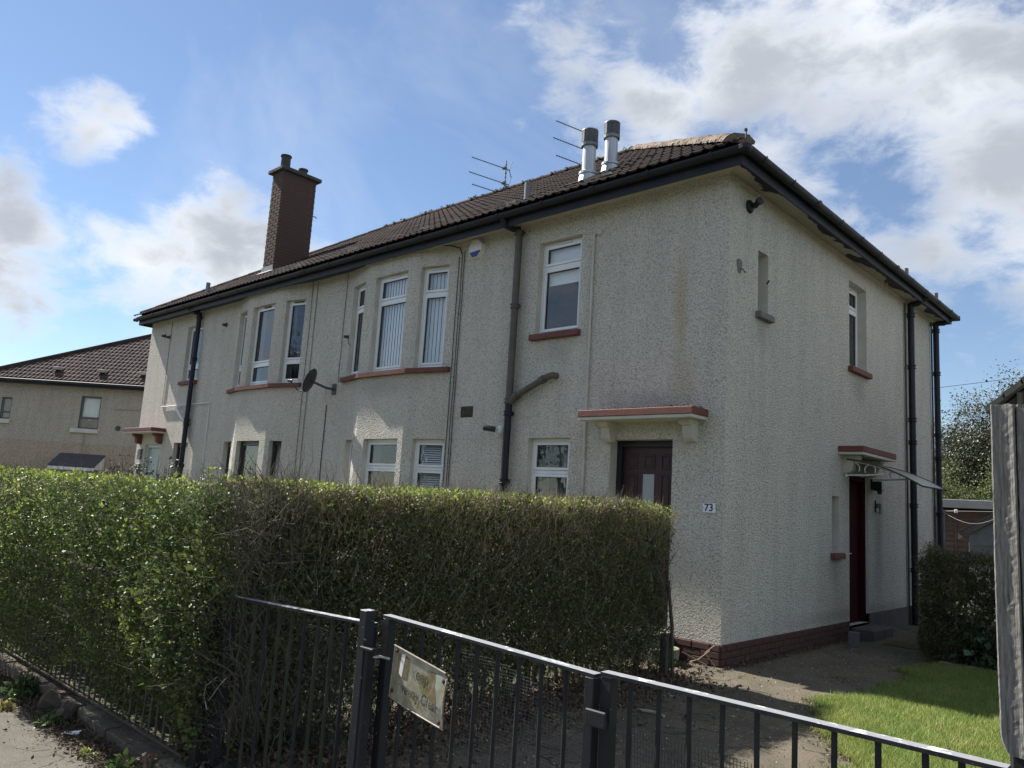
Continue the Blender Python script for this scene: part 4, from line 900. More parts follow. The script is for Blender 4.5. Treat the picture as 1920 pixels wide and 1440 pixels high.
# aerials
def aerial(x, z0, zt, label, booms, zz=4.3):
    e_ = empty('tv_aerial', (x, zz, z0), label=label, cat='aerial', group='television aerials on the roof ridge')
    b = MB(); b.tube([(x, zz, z0-.25), (x, zz, zt)], .016, 6)
    for k in range(6): b.lathe((x, zz, z0+.1+k*(zt-z0)/7), (0, 0, 1), [(0, .016), (0, .026), (.02, .026), (.02, .016)], 6)
    b.build('mast', M_COWL, e_)
    dB = Vector((-.22, -.975, .0)).normalized(); sB = Vector((.97, -.22, 0))
    for (bz_, L_, x0_) in booms:
        b = MB(); s0_ = Vector((x, zz, bz_)); e0 = s0_+dB*L_; b.tube([s0_-dB*.12, e0], .011, 5)
        b.box(x-.04, x+.04, zz-.09, zz-.02, bz_-.03, bz_+.03, .006)
        k_ = 0.12
        while k_ < L_:
            c_ = s0_+dB*k_; hl = .09+.03*(1-k_/L_); b.tube([c_-Vector((0, 0, hl*.6)), c_+Vector((0, 0, hl*.6))], .0012, 3); k_ += .075
        c_ = s0_-dB*.1
        for sg in (-1, 1): b.tube([c_, c_+Vector((.05, .03, sg*.21))], .009, 4); b.tube([c_+Vector((-.05, -.02, 0)), c_+Vector((-.09, -.03, sg*.17))], .007, 4)
        b.build('boom', M_ALU, e_)
aerial(-8.05, 8.9, 9.62, 'thin two boom television aerial on the middle of the ridge, in the open sky', [(9.42, .95, 0), (9.05, 1.0, 0), (8.78, .9, 0)])
aerial(-5.55, 8.7, 9.64, 'television aerial half hidden behind the two silver flue pipes', [(9.55, .95, 0), (9.16, 1.0, 0), (8.80, .9, 0)])
# polycarbonate awning over the side door
aw = empty('door_awning', (0, 4.2, 2.5), label='clear curved plastic awning on white scroll brackets over the dark red side door', cat='awning')
def aw_curve(t): return (.06+t*1.0, 2.56-.10*t-.26*t*t)
b = MB(); n = 12
for i in range(n):
    x0, z0 = aw_curve(i/n); x1, z1 = aw_curve((i+1)/n)
    b.add([(x0, 3.62, z0), (x1, 3.62, z1), (x1, 4.86, z1), (x0, 4.86, z0), (x0, 3.62, z0-.005), (x1, 3.62, z1-.005), (x1, 4.86, z1-.005), (x0, 4.86, z0-.005)], [(0, 1, 2, 3), (4, 7, 6, 5), (0, 4, 5, 1), (3, 2, 6, 7)])
b.build('sheet', M_POLY, aw)
b = MB()
for y in (3.62, 4.86): b.tube([(aw_curve(i/n)[0], y, aw_curve(i/n)[1]) for i in range(n+1)], .011, 5)
b.tube([(*aw_curve(1)[:1], 3.62, aw_curve(1)[1]), (aw_curve(1)[0], 4.86, aw_curve(1)[1])], .012, 5); b.tube([(.06, 3.62, 2.56), (.06, 4.86, 2.56)], .014, 5); b.build('edging', M_CAP, aw)
for y in (3.68, 4.80):
    b = MB(); b.tube([(.02, y, 2.33), (.3, y, 2.335), (.62, y, 2.36)], .012, 6); b.tube([(.02, y, 2.30), (.02, y, 2.57)], .013, 6)
    b.tube([(.04, y, 2.54)]+[(aw_curve(t_)[0], y, aw_curve(t_)[1]-.02) for t_ in (.1, .3, .5, .62)], .010, 5)
    for cx_, rr in ((.13, .085), (.36, .075)): b.tube([(cx_+rr*math.cos(t_), y, 2.43-.02*(cx_ > .2)+rr*math.sin(t_)) for t_ in np.linspace(-.5, 3.7, 12)], .008, 5)
    b.build('bracket', M_POLE, aw)
lb = empty('wall_lantern', (0, 4.98, 2.3), label='black lantern with sensor under the awning beside the side door', cat='lantern')
b = MB(); b.box(.0, .03, 4.78, 4.92, 2.18, 2.34, .006); b.box(.03, .16, 4.80, 4.93, 2.16, 2.31, .012); b.lathe((.11, 4.86, 2.11), (0, 0, 1), [(0, 0), (0, .03), (.05, .04), (.06, 0)], 8); b.build('housing', M_NAVY, lb)
kb = empty('key_safe', (0, 5.0, 1.9), label='small black wall fitting right of the dark red side door', cat='wall fitting')
b = MB(); b.box(0, .02, 4.97, 5.08, 1.83, 2.02, .006); b.build('back_plate', M_NAVY, kb)
b = MB(); b.box(.02, .09, 4.98, 5.05, 1.90, 1.97, .01); b.lathe((.07, 5.015, 1.80), (0, 0, 1), [(0, 0), (0, .02), (.10, .018), (.12, 0)], 8); b.build('holder', M_COWL, kb)
mbx = empty('meter_box', (-15.9, 0, 1.9), label='grey meter boxes stacked left of the pale front door', cat='meter box')
for z in (1.75, 2.12):
    b = MB(); b.box(-16.25, -16.07, -.06, 0, z, z+.26, .008); b.build('box', M_GREYPIPE, mbx)

# ================================================================== NEIGHBOUR HOUSE (left, behind)
un = Vector((math.cos(YW), math.sin(YW), 0)); nn_ = Vector((-math.sin(YW), math.cos(YW), 0)); CXY = Vector((CAM.x, CAM.y, 0))
def NB(s, d, z): return CXY+un*s+nn_*d+Vector((0, 0, z))
ND = 31.
nb = empty('neighbour_house', tuple(NB(-18, ND, 0)), label='tan pebbledashed house with brown tiled roof behind the left end of the cream house', cat='house')
def nwall(name, s0, s1, z0, z1, holes, m):
    T = lambda a, b_, c: NB(a, ND+b_, c); xs = sorted({s0, s1, *[h[0] for h in holes], *[h[1] for h in holes]}); zs = sorted({z0, z1, *[h[2] for h in holes], *[h[3] for h in holes]})
    b = MB(T)
    for i in range(len(xs)-1):
        for j in range(len(zs)-1):
            cx, cz = (xs[i]+xs[i+1])/2, (zs[j]+zs[j+1])/2
            if any(h[0] < cx < h[1] and h[2] < cz < h[3] for h in holes): continue
            b.quad((xs[i], 0, zs[j]), (xs[i+1], 0, zs[j]), (xs[i+1], 0, zs[j+1]), (xs[i], 0, zs[j+1]))
    return b.build(name, m, nb)
W1 = (-17.25, -16.42, 3.46, 4.78); W0 = (-20.42, -19.98, 3.66, 4.54)
nwall('upper_wall', -21.0, -9.0, 2.88, 5.2, [W1, W0], M_RC2); nwall('lower_wall', -21.0, -9.0, -.1, 2.88, [], M_RC3)
b = MB(NB); b.quad((-21.0, ND, 0), (-21.0, ND+9, 0), (-21.0, ND+9, 5.2), (-21.0, ND, 5.2)); b.build('end_wall', M_RC2, nb)
for (a0, a1, z0, z1), nm in ((W1, 0), (W0, 1)):
    T = lambda a, b_, c: NB(a, ND+b_, c)
    b = MB(T); f = .06; b.box(a0, a0+f, .06, .16, z0, z1); b.box(a1-f, a1, .06, .16, z0, z1); b.box(a0+f, a1-f, .061, .16, z0, z0+f); b.box(a0+f, a1-f, .061, .16, z1-f, z1); b.box(a0+f, a1-f, .062, .155, z0+(z1-z0)*.33-.03, z0+(z1-z0)*.33+.03)
    wo = b.build('window', mat('dark_window_frame', (.07, .075, .085), .5), nb)
    b = MB(T)
    for q in (((a0, 0, z0), (a0, .1, z0), (a0, .1, z1), (a0, 0, z1)), ((a1, 0, z0), (a1, .1, z0), (a1, .1, z1), (a1, 0, z1)), ((a0, 0, z1), (a1, 0, z1), (a1, .1, z1), (a0, .1, z1))): b.quad(*q)
    b.build('reveal', M_SMOOTH, wo)
    b = MB(T); b.quad((a0+f, .12, z0+f), (a1-f, .12, z0+f), (a1-f, .12, z1-f), (a0+f, .12, z1-f)); b.build('pane', M_GLASS, wo)
    if nm == 0: b = MB(T); b.quad((a0+f, .2, z0+.5), (a1-f, .2, z0+.5), (a1-f, .2, z1-f), (a0+f, .2, z1-f)); b.build('blind', M_BLIND, wo)
    b = MB(T); b.box(a0-.22, a1+.05, -.10, .1, z0-.17, z0-.001, .01); b.build('sill', M_SMOOTH, wo)
# its hipped roof and tiles
NE = 5.32; e0 = (-21.35, ND-.35, NE); ap = (-15.1, ND+4.2, 8.62); e1 = (-8.0, ND-.35, NE); ap1 = (-8.0, ND+4.2, 8.62)
b = MB(NB); b.add([(e0[0], e0[1], e0[2]-.06), (e1[0], e1[1], e1[2]-.06), (ap1[0], ap1[1], ap1[2]-.06), (ap[0], ap[1], ap[2]-.06), (-21.35, ND+9, NE-.06)], [(0, 1, 2, 3), (0, 3, 4)]); nro = b.build('roof', M_TILE2, nb)
sl_n = math.hypot(4.55, ap[2]-NE); cn, sn_ = 4.55/sl_n, (ap[2]-NE)/sl_n; q = MB(NB); r_ = 0
while r_*.30 < sl_n:
    s0 = r_*.30; sst = e0[0]+(ap[0]-e0[0])*s0/sl_n; a = -21.5
    while a < -8.2:
        if a+.1 > sst:
            V = []
            for (s_, hh) in ((s0-.02, .034), (s0+.30, .012)):
                for (dx, h) in ((0, 0), (.07, 0), (.10, .02), (.14, .024), (.17, .0)): V.append((max(a+dx, sst), e0[1]+s_*cn-(h+hh)*sn_, NE+s_*sn_+(h+hh)*cn))
            for (dx, h) in ((0, 0), (.07, 0), (.10, .03), (.14, .035), (.17, .0)): V.append((max(a+dx, sst), e0[1]+(s0-.02)*cn, NE+(s0-.02)*sn_+(h+.01)*cn))
            q.add(V, [(i, i+1, 6+i, 5+i) for i in range(4)]+[(10+i, 11+i, i+1, i) for i in range(4)])
        a += .18
    r_ += 1
q.build('roof_tiles', M_TILE2, nro, kind='stuff')
b = MB(NB); b.tube([(e0[0], e0[1], NE+.04), (ap[0], ap[1], ap[2]+.04)], .10, 8); b.build('hip_cap', M_TILE, nro)
b = MB(NB); b.box(-21.4, -8, ND-.37, ND-.35, NE-.24, NE-.02); b.box(-21.4, -8, ND-.47, ND-.37, NE-.16, NE-.04, .02); b.box(-21.0, -8, ND-.35, ND, NE-.16, NE-.13); b.build('gutter', M_BLACK2, nb)
for a, s_ in ((-18.45, .75), (-16.65, .75), (-14.95, .75)):
    b = MB(NB); yy, zz = e0[1]+s_*cn, NE+s_*sn_; b.box(a-.14, a+.14, yy-.22, yy+.1, zz+.02, zz+.15, .015); b.build('tile_vent', M_VENT, nro)
b = MB(); b.lathe(NB(-17.35, ND+4.2, 6.75), (0, 0, 1), [(0, .12), (.3, .12), (.31, .2), (.36, .2), (.38, 0)], 12); b.build('vent_pot', M_COWL, nro)
# porch hood
b = MB(NB); T0, T1, B0, B1 = (-17.75, 2.46), (-15.95, 2.46), (-17.75, 1.98), (-15.95, 1.98)
b.add([(-17.75, ND, 2.46), (-15.95, ND, 2.46), (-15.95, ND-.75, 1.98), (-17.75, ND-.75, 1.98), (-17.75, ND, 2.40), (-15.95, ND, 2.40), (-15.95, ND-.75, 1.92), (-17.75, ND-.75, 1.92)], [(0, 1, 2, 3), (4, 7, 6, 5), (0, 4, 5, 1), (1, 5, 6, 2), (2, 6, 7, 3), (3, 7, 4, 0)]); ho = b.build('porch_hood', M_FELTD, nb)
b = MB(NB); b.box(-17.74, -15.96, ND-.74, ND-.70, 1.80, 1.92); b.add([(-15.97, ND, 1.85), (-15.97, ND-.70, 1.85), (-15.97, ND-.70, 1.92), (-15.97, ND, 2.38)], [(0, 1, 2, 3)]); b.build('fascia', M_POLE, ho)
b = MB(NB); b.tube([(-16.8, ND-.02, 5.1), (-16.8, ND-.02, 4.8)], .015, 5); b.tube([(-16.9, ND-.02, 3.25), (-16.92, ND-.02, 2.5)], .018, 5); b.tube([(-15.4, ND-.02, 2.55), (-14.6, ND-.02, 2.5)], .018, 5); b.tube([(-15.8, ND-.03, 4.3), (-14.3, ND-.03, 4.35)], .012, 5); b.build('white_cable', M_CABLEG, nb)
b = MB(); b.lathe(NB(-15.6, ND, 3.56), -nn_, [(0, 0), (0, .1), (.04, .1), (.05, .05), (.05, 0)], 12); b.build('wall_vent', M_CAP, nb)

# ================================================================== HEDGES AND PLANTS
def pick(n, probs):
    return rng.choice(len(probs), n, p=np.array(probs)/sum(probs))
def hedge_points(n, x0, x1, y0, y1, ztop, probs, depth=.22, seed=0.):
    """points near the skin of a clipped hedge: faces +x, -x, -y, +y, top, inside; uneven surface"""
    f = pick(n, probs); X = rng.uniform(x0, x1, n); Y = rng.uniform(y0, y1, n); T = ztop(X, Y)
    Z = T*rng.uniform(0.02, 1, n); dd = np.abs(rng.normal(0, 1, n))*depth*.5
    und = lambda a, b: .045*np.sin(a*2.3+seed)+.03*np.sin(a*5.1+b*3.7+seed)+.02*np.sin(b*7.3+a*9.)
    X = np.where(f == 0, x1+und(Y, Z)-dd, X); X = np.where(f == 1, x0-und(Y, Z)+dd, X)
    Y = np.where(f == 2, y0-und(X, Z)+dd, Y); Y = np.where(f == 3, y1+und(X, Z)-dd, Y)
    Z = np.where(f == 4, T+.02*np.sin(X*9+Y*7)+.012*np.sin(Y*23)-dd*.8, Z)
    cl = np.sin(X*11+1.3*np.sin(Y*7))*np.sin(Z*12.5+1.7*np.sin((X+Y)*9))+.6*np.sin(Y*13+Z*6)*np.sin(Z*21+X*8)
    nr = np.zeros((n, 3)); nr[f == 0] = (1, 0, 0); nr[f == 1] = (-1, 0, 0); nr[f == 2] = (0, -1, 0); nr[f == 3] = (0, 1, 0); nr[f == 4] = (0, 0, 1)
    Pq = np.stack([X, Y, Z], 1)+nr*(.022*np.clip(cl, -1, 1.3))[:, None]; kq = rng.uniform(0, 1, n) > np.where(cl < -.35, .42, 0)
    return Pq[kq], nr[kq], f[kq]
M_LEAFD = mat('small_dark_privet_leaf', (.076, .092, .034), .55, (.112, .104, .045), noise_scale=3.5, isl=.5, trans=.22, spec=.5, c3=(.15, .17, .05), s3=5., t3=(.56, .7))
M_LEAFY = mat('new_yellow_green_leaf', (.22, .27, .05), .5, (.16, .22, .05), noise_scale=5, isl=.4, trans=.45)
M_TWIG = mat('grey_brown_twig', (.105, .092, .066), .85, (.078, .072, .05), noise_scale=4, isl=.45)
M_TWIGT = mat('pinkish_cut_twig_tip', (.32, .25, .175), .85, (.23, .18, .12), noise_scale=7, isl=.4)
M_LEAFG = mat('glossy_green_leaf', (.062, .098, .032), .5, (.095, .125, .038), noise_scale=2.5, isl=.5, trans=.3, spec=.32, c3=(.15, .21, .045), s3=2.6, t3=(.5, .66))
M_STEM = mat('woody_stem', (.07, .06, .05), .9, (.05, .05, .035), bump=.5, bscale=40)
HT = lambda X, Y: 1.645+.012*(Y+5.5)+.015*np.sin(Y*3.1)-.17*np.clip((Y+1.55)/.65, 0, 1)**2
hg = empty('hedge', (-.5, -3.2, 0), label='tall twiggy brown green hedge running from the gate back to the front door', cat='hedge')
X0, X1, Y0, Y1 = -1.05, -.10, -5.42, -.90
Pn, nr, f = hedge_points(200000, X0, X1, Y0, Y1, HT, [.60, .06, .05, .09, .16, .04], .20)
k = Pn[:, 2] > .12+.35*np.abs(np.sin(Pn[:, 1]*1.9))*(rng.uniform(0, 1, len(Pn)))
keep = k & (rng.uniform(0, 1, len(Pn)) < (.55+.45*np.clip(Pn[:, 2]/.7, 0, 1)))
link('foliage', leaves(Pn[keep], .0205, .66, M_LEAFD, 'foliage', .15, nr[keep], .6), hg, kind='stuff')
Pi = np.stack([rng.uniform(X0+.12, X1-.12, 26000), rng.uniform(Y0+.1, Y1-.1, 26000), rng.uniform(.18, 1.6, 26000)], 1)
link('inner_foliage', leaves(Pi, .042, .7, M_LEAFD, 'inner_foliage', 0), hg, kind='stuff')
# new shoots near the top
n = 36000; yy = rng.uniform(Y0, Y1, n); g = np.sin(yy*4.1)+np.sin(yy*9.7+2)+.8*np.sin(yy*1.3+1)
sel = rng.uniform(0, 1, n) < np.clip(.35+.3*g+.5*(yy < -4)+.4*(yy > -1.6), .06, 1)
xx = rng.uniform(X0, X1+.05, n); zz = HT(xx, yy)+.04-np.abs(rng.normal(0, .12, n)); Pl = np.stack([xx, yy, zz], 1)[sel]
Pl2 = np.stack([rng.normal(X1+.02, .03, 5000), rng.uniform(Y0, Y1, 5000), 1.7-np.abs(rng.normal(0, .32, 5000))], 1)
link('new_leaves', leaves(np.concatenate([Pl, Pl2[Pl2[:, 2] > .4]]), .019, .6, M_LEAFY, 'new_leaves', 1.), hg, kind='stuff')
def skin_twigs(n, P_, nr_, L0, L1, r, m, name, par, up=.7, out_=.5, **kk):
    D = nr_*out_+rng.normal(size=(n, 3))*.45+np.array([0, 0, up]); return link(name, twigs(P_, D, rng.uniform(L0, L1, n), r, m, name, **kk), par, kind='stuff')
Pt, nt_, _ = hedge_points(17000, X0, X1-.03, Y0, Y1, HT, [.72, .03, .05, .08, .10, .02], .22)
skin_twigs(len(Pt), Pt-nt_*.05, nt_, .06, .26, .0022, M_TWIG, 'twigs', hg, .6, .25, wig=.22)
n = 9000; xx = rng.uniform(X0, X1+.02, n); yy = rng.uniform(Y0, Y1, n); Pt = np.stack([xx, yy, HT(xx, yy)-rng.uniform(.03, .16, n)], 1)
link('twig_tips', twigs(Pt, rng.normal(size=(n, 3))*.32+np.array([0, 0, 1.]), rng.uniform(.04, .14, n)*(1+.7*(rng.uniform(0, 1, n) < .04)), .0021, M_TWIGT, 'twig_tips', 2, .08), hg, kind='stuff')
n = 2400; Pt = np.stack([rng.normal(X1+.02, .02, n), rng.uniform(Y0, Y1, n), 1.62-np.abs(rng.normal(0, .26, n))], 1); Pt[:, 2] = np.maximum(Pt[:, 2], .4)
link('twig_tips', twigs(Pt, rng.normal(size=(n, 3))*.4+np.array([.2, 0, 1.]), rng.uniform(.05, .16, n), .002, M_TWIGT, 'twig_tips_b', 2, .15), hg, kind='stuff')
# long bare shoots lying over the face, and the woody stems at its foot
n = 420; Pt = np.stack([rng.normal(X1+.03, .025, n), rng.uniform(Y0, Y1, n), rng.uniform(.2, 1.2, n)], 1); D = np.stack([rng.normal(0, .08, n), rng.choice([-1, 1], n)*rng.uniform(.1, 1.2, n), rng.uniform(.4, 1.2, n)], 1)
link('long_shoots', twigs(Pt, D, rng.uniform(.25, .7, n), .0032, M_TWIG, 'long_shoots', 6, .10), hg, kind='stuff')
for i in range(16):
    y = Y0+.15+i*(Y1-Y0-.25)/15; x = random.uniform(-.62, -.35); b = MB()
    for k_ in range(3):
        px_, py_ = x+random.uniform(-.05, .05), y+random.uniform(-.05, .05); pts = [(px_, py_, -.05)]
        for q_ in range(1, 6): pts.append((pts[-1][0]+random.uniform(-.06, .09), pts[-1][1]+random.uniform(-.09, .09), q_*.24))
        b.tube(pts, .019, 6, r2=.006)
    b.build('stem', M_STEM, hg)
# ---- street hedge
hs = empty('hedge', (-4, -5.3, 0), label='dense glossy green hedge bulging over the railings along the pavement on the left', cat='hedge')
SX0, SX1, SY0, SY1 = -11.5, -.16, -5.80, -4.7
HT2 = lambda X, Y: 1.60+.02*np.sin(X*2.7)+.01*np.sin(X*7)+.004*X*0
def bulge(P_, nr_, f_):
    m2_ = (f_ == 2) | (f_ == 4); t_ = np.clip((-.6-P_[:, 0])/3.2, 0, 1.3); P_[:, 1] -= np.where(f_ == 2, .27*t_-.06, .2*t_*(P_[:, 1] < SY0+.5))
    m_ = f_ == 2; z = P_[:, 2]; P_[m_, 1] += (-.10*np.sin(np.clip((z[m_]-.25)/1.35, 0, 1)*3.14)+.10*np.clip((.30-z[m_])/.30, 0, 1)+.05*np.sin(P_[m_, 0]*1.7)*np.sin(z[m_]*3))
    e_ = f_ == 0; P_[e_, 0] += -.25*np.clip((.6-z[e_])/.6, 0, 1)-.22*np.clip((z[e_]-1.2)/.5, 0, 1)
    c_ = (P_[:, 0] > SX1-.35) & (P_[:, 1] < SY0+.3); P_[c_, 0] -= .12; return P_
Ps, ns_, fs_ = hedge_points(150000, SX0, SX1, SY0, SY1, HT2, [.06, 0, .62, .03, .26, .03], .20, 2.)
Ps = bulge(Ps, ns_, fs_)
low = .13+.12*np.clip((np.sin(Ps[:, 0]*2.1+1)+np.sin(Ps[:, 0]*5.3)), -.6, 1.2)
kk_ = (Ps[:, 2] > low)
sz = np.where(Ps[:, 0] > -1.8, .027, .023)*np.clip(rng.lognormal(-.05, .34, len(Ps)), .45, 2.1)*np.where(Ps[:, 2] > 1.45, .8, 1.)
link('foliage', leaves(Ps[kk_], sz[kk_], .62, M_LEAFG, 'foliage_s', .35, ns_[kk_], .8), hs, kind='stuff')
n = 22000; Pi = np.stack([rng.uniform(SX0, SX1-.15, n), rng.uniform(SY0+.2, SY1-.1, n), rng.uniform(.3, 1.55, n)], 1)
link('inner_foliage', leaves(Pi, .07, .7, M_LEAFG, 'inner_s', 0), hs, kind='stuff')
n = 30000; Pl, nl, fl_ = hedge_points(n, SX0, SX1, SY0, SY1, HT2, [.04, 0, .5, 0, .46, 0], .04, 2.); Pl = bulge(Pl, nl, fl_)
g = np.sin(Pl[:, 0]*3.3)+np.sin(Pl[:, 0]*1.1+Pl[:, 2]*4.)+np.sin(Pl[:, 2]*9+Pl[:, 0]*6)
n = len(Pl); sel = (rng.uniform(0, 1, n) < np.clip(.36+.26*g+.3*(Pl[:, 2] > 1.42), .05, 1)*np.clip((-.4-Pl[:, 0])/2.2, .08, 1)) & (Pl[:, 2] > .5)  # bright young leaves thinned to the right, imitating the less lit end
link('new_leaves', leaves((Pl+nl*.03)[sel], .026, .6, M_LEAFY, 'new_s', .9), hs, kind='stuff')
Pt, nt_, ft_ = hedge_points(9000, SX0, SX1, SY0, SY1, HT2, [.15, 0, .6, 0, .25, 0], .2, 2.); Pt = bulge(Pt, nt_, ft_)
skin_twigs(len(Pt), Pt, nt_, .06, .24, .0022, M_TWIG, 'twigs', hs, .5, .2, wig=.25)
for i in range(24):
    x = SX0+.3+i*(SX1-SX0-.5)/23; b = MB(); px_, py_ = x, -5.25; pts = [(px_, py_, -.05)]
    for q_ in range(1, 6): pts.append((pts[-1][0]+random.uniform(-.08, .08), pts[-1][1]+random.uniform(-.09, .06), q_*.24))
    b.tube(pts, .02, 6, r2=.006); b.build('stem', M_STEM, hs)
# tangled bare twigs where the two hedges meet, at the gate post
n = 1500; Pt = np.stack([rng.uniform(-.42, .02, n), rng.uniform(-5.72, -5.3, n), rng.uniform(.15, 1.62, n)], 1)
skin_twigs(n, Pt, np.tile([.2, -.6, 0], (n, 1)), .08, .42, .0026, M_TWIG, 'tangled_twigs', hg, .7, .3, wig=.3)
# ---- right hand hedge
hr = empty('hedge', (2.8, 3.1, 0), label='low clipped dark green hedge behind the lawn, right of the side path', cat='hedge')
HT3 = lambda X, Y: 1.30+.045*(X-1.2)+.012*np.sin(X*6)-.14*np.clip((1.5-X)/.3, 0, 1)**2
Pr, nr3, f3 = hedge_points(100000, 1.22, 4.6, 2.72, 3.6, HT3, [0, .16, .58, 0, .22, .04], .14, 4.)
k3 = Pr[:, 2] > .08
link('foliage', leaves(Pr[k3], .021, .6, M_LEAFD, 'foliage_r', .3, nr3[k3], .7), hr, kind='stuff')
n = 9000; Pi = np.stack([rng.uniform(1.32, 4.5, n), rng.uniform(2.85, 3.5, n), rng.uniform(.1, 1.15, n)], 1)
link('inner_foliage', leaves(Pi, .06, .7, M_LEAFD, 'inner_r', 0), hr, kind='stuff')
Pt, nt_, ft_ = hedge_points(7000, 1.22, 4.6, 2.72, 3.6, HT3, [0, .2, .55, 0, .25, 0], .12, 4.)
skin_twigs(len(Pt), Pt, nt_, .05, .17, .002, M_TWIG, 'twigs', hr, .6, .4, wig=.2)
for i in range(9):
    b = MB(); x = 1.5+i*.36; b.tube([(x, 3.1, -.05), (x+.04, 3.08, .4), (x-.03, 3.12, .9)], .018, 6, r2=.006); b.build('stem', M_STEM, hr)
M_IVY = mat('dark_ivy_leaf', (.03, .065, .025), .4, (.05, .085, .035), isl=.4, trans=.15)
n = 700; Pv = np.stack([rng.uniform(1.7, 2.6, n), 2.62+rng.normal(0, .05, n), np.abs(rng.normal(0, .22, n))+.05], 1)
iv = link('ivy', leaves(Pv, .075, .95, M_IVY, 'ivy', .3, np.tile([0, -1., .3], (n, 1)), 1.2), label='dark ivy with broad leaves climbing the foot of the low right hedge', cat='ivy')
b = MB(); b.box(1.5, 4.6, 2.50, 2.58, -.05, .085, .01); kb_ = b.build('edging_kerb', M_CONC, label='narrow concrete kerb at the foot of the low right hedge', cat='kerb')

# shrubs by the far door
def shrub(x, y, h, r, n, label, m, flower=None):
    s = empty('shrub', (x, y, 0), label=label, cat='shrub'); b = MB()
    for k_ in range(7):
        a = k_*.9; b.tube([(x, y, -.05), (x+math.cos(a)*r*.3, y+math.sin(a)*r*.3, h*.5), (x+math.cos(a)*r*.8, y+math.sin(a)*r*.8, h*(.8+.03*k_))], .014, 5, r2=.004)
    b.build('stems', M_STEM, s)
    d_ = rng.normal(size=(n, 3)); d_ /= np.linalg.norm(d_, axis=1)[:, None]; P_ = np.array([x, y, h*.72])+d_*rng.uniform(.3, 1, n)[:, None]*np.array([r, r, h*.32])
    g_ = np.sin(P_[:, 0]*13)+np.sin(P_[:, 2]*15)+np.sin(P_[:, 1]*12) > -.5
    link('foliage', leaves(P_[g_], .06, .55, m, 'foliage', .3), s, kind='stuff')
    if flower:
        b = MB()
        for k_ in range(5): q = P_[k_*7]; b.lathe(q, (0, -.5, 1), [(0, 0), (.01, .03), (.03, .035), (.035, 0)], 7)
        b.build('flowers', flower, s)
shrub(-13.7, -1.1, 2.15, .62, 900, 'loose camellia with a red flower in front of the far dark window', mat('camellia_leaf', (.045, .065, .035), .55, (.09, .09, .06), isl=.5, trans=.1, spec=.35), mat('red_flower', (.5, .05, .03), .6))
shrub(-11.9, -1.0, 2.05, .22, 260, 'thin small shrub between the far downpipe and the left bay', mat('camellia_leaf', (.05, .07, .04)))
shrub(-8.9, -1.6, 1.98, .25, 420, 'bright yellow green shoots showing over the hedge below the left bay', M_LEAFY)

# ================================================================== GATES AND FENCES
def gate(name, label, cat, x0, x1, y, zt0, zt1, bars, group=None, zb=.07, barm=None, s0=.045, s1=.045, stile=True, slope_rail=True):
    g = empty(name, (x0, y, 0), label=label, cat=cat, group=group)
    zt = lambda x: zt0+(zt1-zt0)*(x-x0)/(x1-x0)
    b = MB(); V = []; n = 26
    for i in range(n+1):
        x = x0+(x1-x0)*i/n; z = zt(x); j = random.uniform(-.0012, .0012)
        V += [(x, y-.024+j, z-.013), (x, y+.024, z-.013), (x, y+.024, z), (x, y-.024+j, z)]
    b.add(V, [(i*4+k_, i*4+(k_+1) % 4, i*4+4+(k_+1) % 4, i*4+4+k_) for i in range(n) for k_ in range(4)]+[(0, 1, 2, 3), (4*n+3, 4*n+2, 4*n+1, 4*n)])
    b.build('top_rail', M_RAIL, g)
    b = MB(); b.box(x0+s0, x1-s1, y-.006, y+.034, zb-.012, zb, .002); b.build('bottom_rail', M_BAR, g)
    if stile:
        for (a, c, zz) in ((x0, x0+s0, zt0), (x1-s1, x1, zt1)):
            b = MB(); b.box(a+.001, c-.001, y-.0235, y+.0235, .02, zz-.0135, .003); b.build('stile', M_RAIL, g)
    me = None
    for i, x in enumerate(bars):
        b = MB(); lean = random.uniform(-.003, .003); b.tube([(x+lean*2, y, zb-.03), (x+random.uniform(-.004, .004), y+random.uniform(-.002, .002), zb+.5), (x, y, zt(x)-.014)], .0095, 8)
        b.build('bar', barm[i % len(barm)] if barm else M_BAR, g)
    return g
gL = gate('gate', 'left leaf of the black barred driveway gates, half lost in the hedge', 'gate', -.27, 1.135, -5.63, .985, 1.03, [-.11, .03, .16, .29, .42, .545, .67, .795, .92, 1.03], group='driveway gates', barm=[M_BARGRN, M_BARGRN, M_BAR])
gR = gate('gate', 'right leaf of the black barred driveway gates, carrying the faded keep clear sign', 'gate', 1.15, 2.425, -5.57, 1.069, 1.032, [1.30, 1.42, 1.545, 1.665, 1.785, 1.91, 2.03, 2.15, 2.275], group='driveway gates', s0=.052)
pn = gate('fence_panel', 'black barred metal fence panel with flaking white topped rail, right of the gates', 'fence', 2.44, 3.74, -5.55, 1.043, 1.045, [2.56, 2.68, 2.80, 2.925, 3.045, 3.17, 3.29, 3.415, 3.54, 3.63], s0=.05)
for (g, hx, hz) in ((gL, -.30, .85), (gL, -.30, .22)):
    b = MB(); b.box(hx-.05, hx+.05, -5.66, -5.64, hz-.02, hz+.02, .004); b.lathe((hx-.03, -5.655, hz-.05), (0, 0, 1), [(0, .014), (.1, .014)], 8); b.build('hinge', M_RAIL, g)
b = MB(); b.box(-.44, -.355, -5.70, -5.61, -.1, 1.005, .004); pt0 = b.build('gate_post', M_BAR); tag(pt0, 'dark metal gate post swallowed by twigs where the two hedges meet', 'gate post')
b = MB(); b.box(1.140, 1.192, -5.725, -5.67, -.02, 1.10, .003); po = b.build('gate_post', M_RAIL, label='slim square black post with worn top painted pale as if lit between the two gate leaves', cat='gate post')
b = MB(); b.box(1.192, 1.22, -5.72, -5.675, -.02, .93, .003); b.build('stop_bar', M_BAR, po)
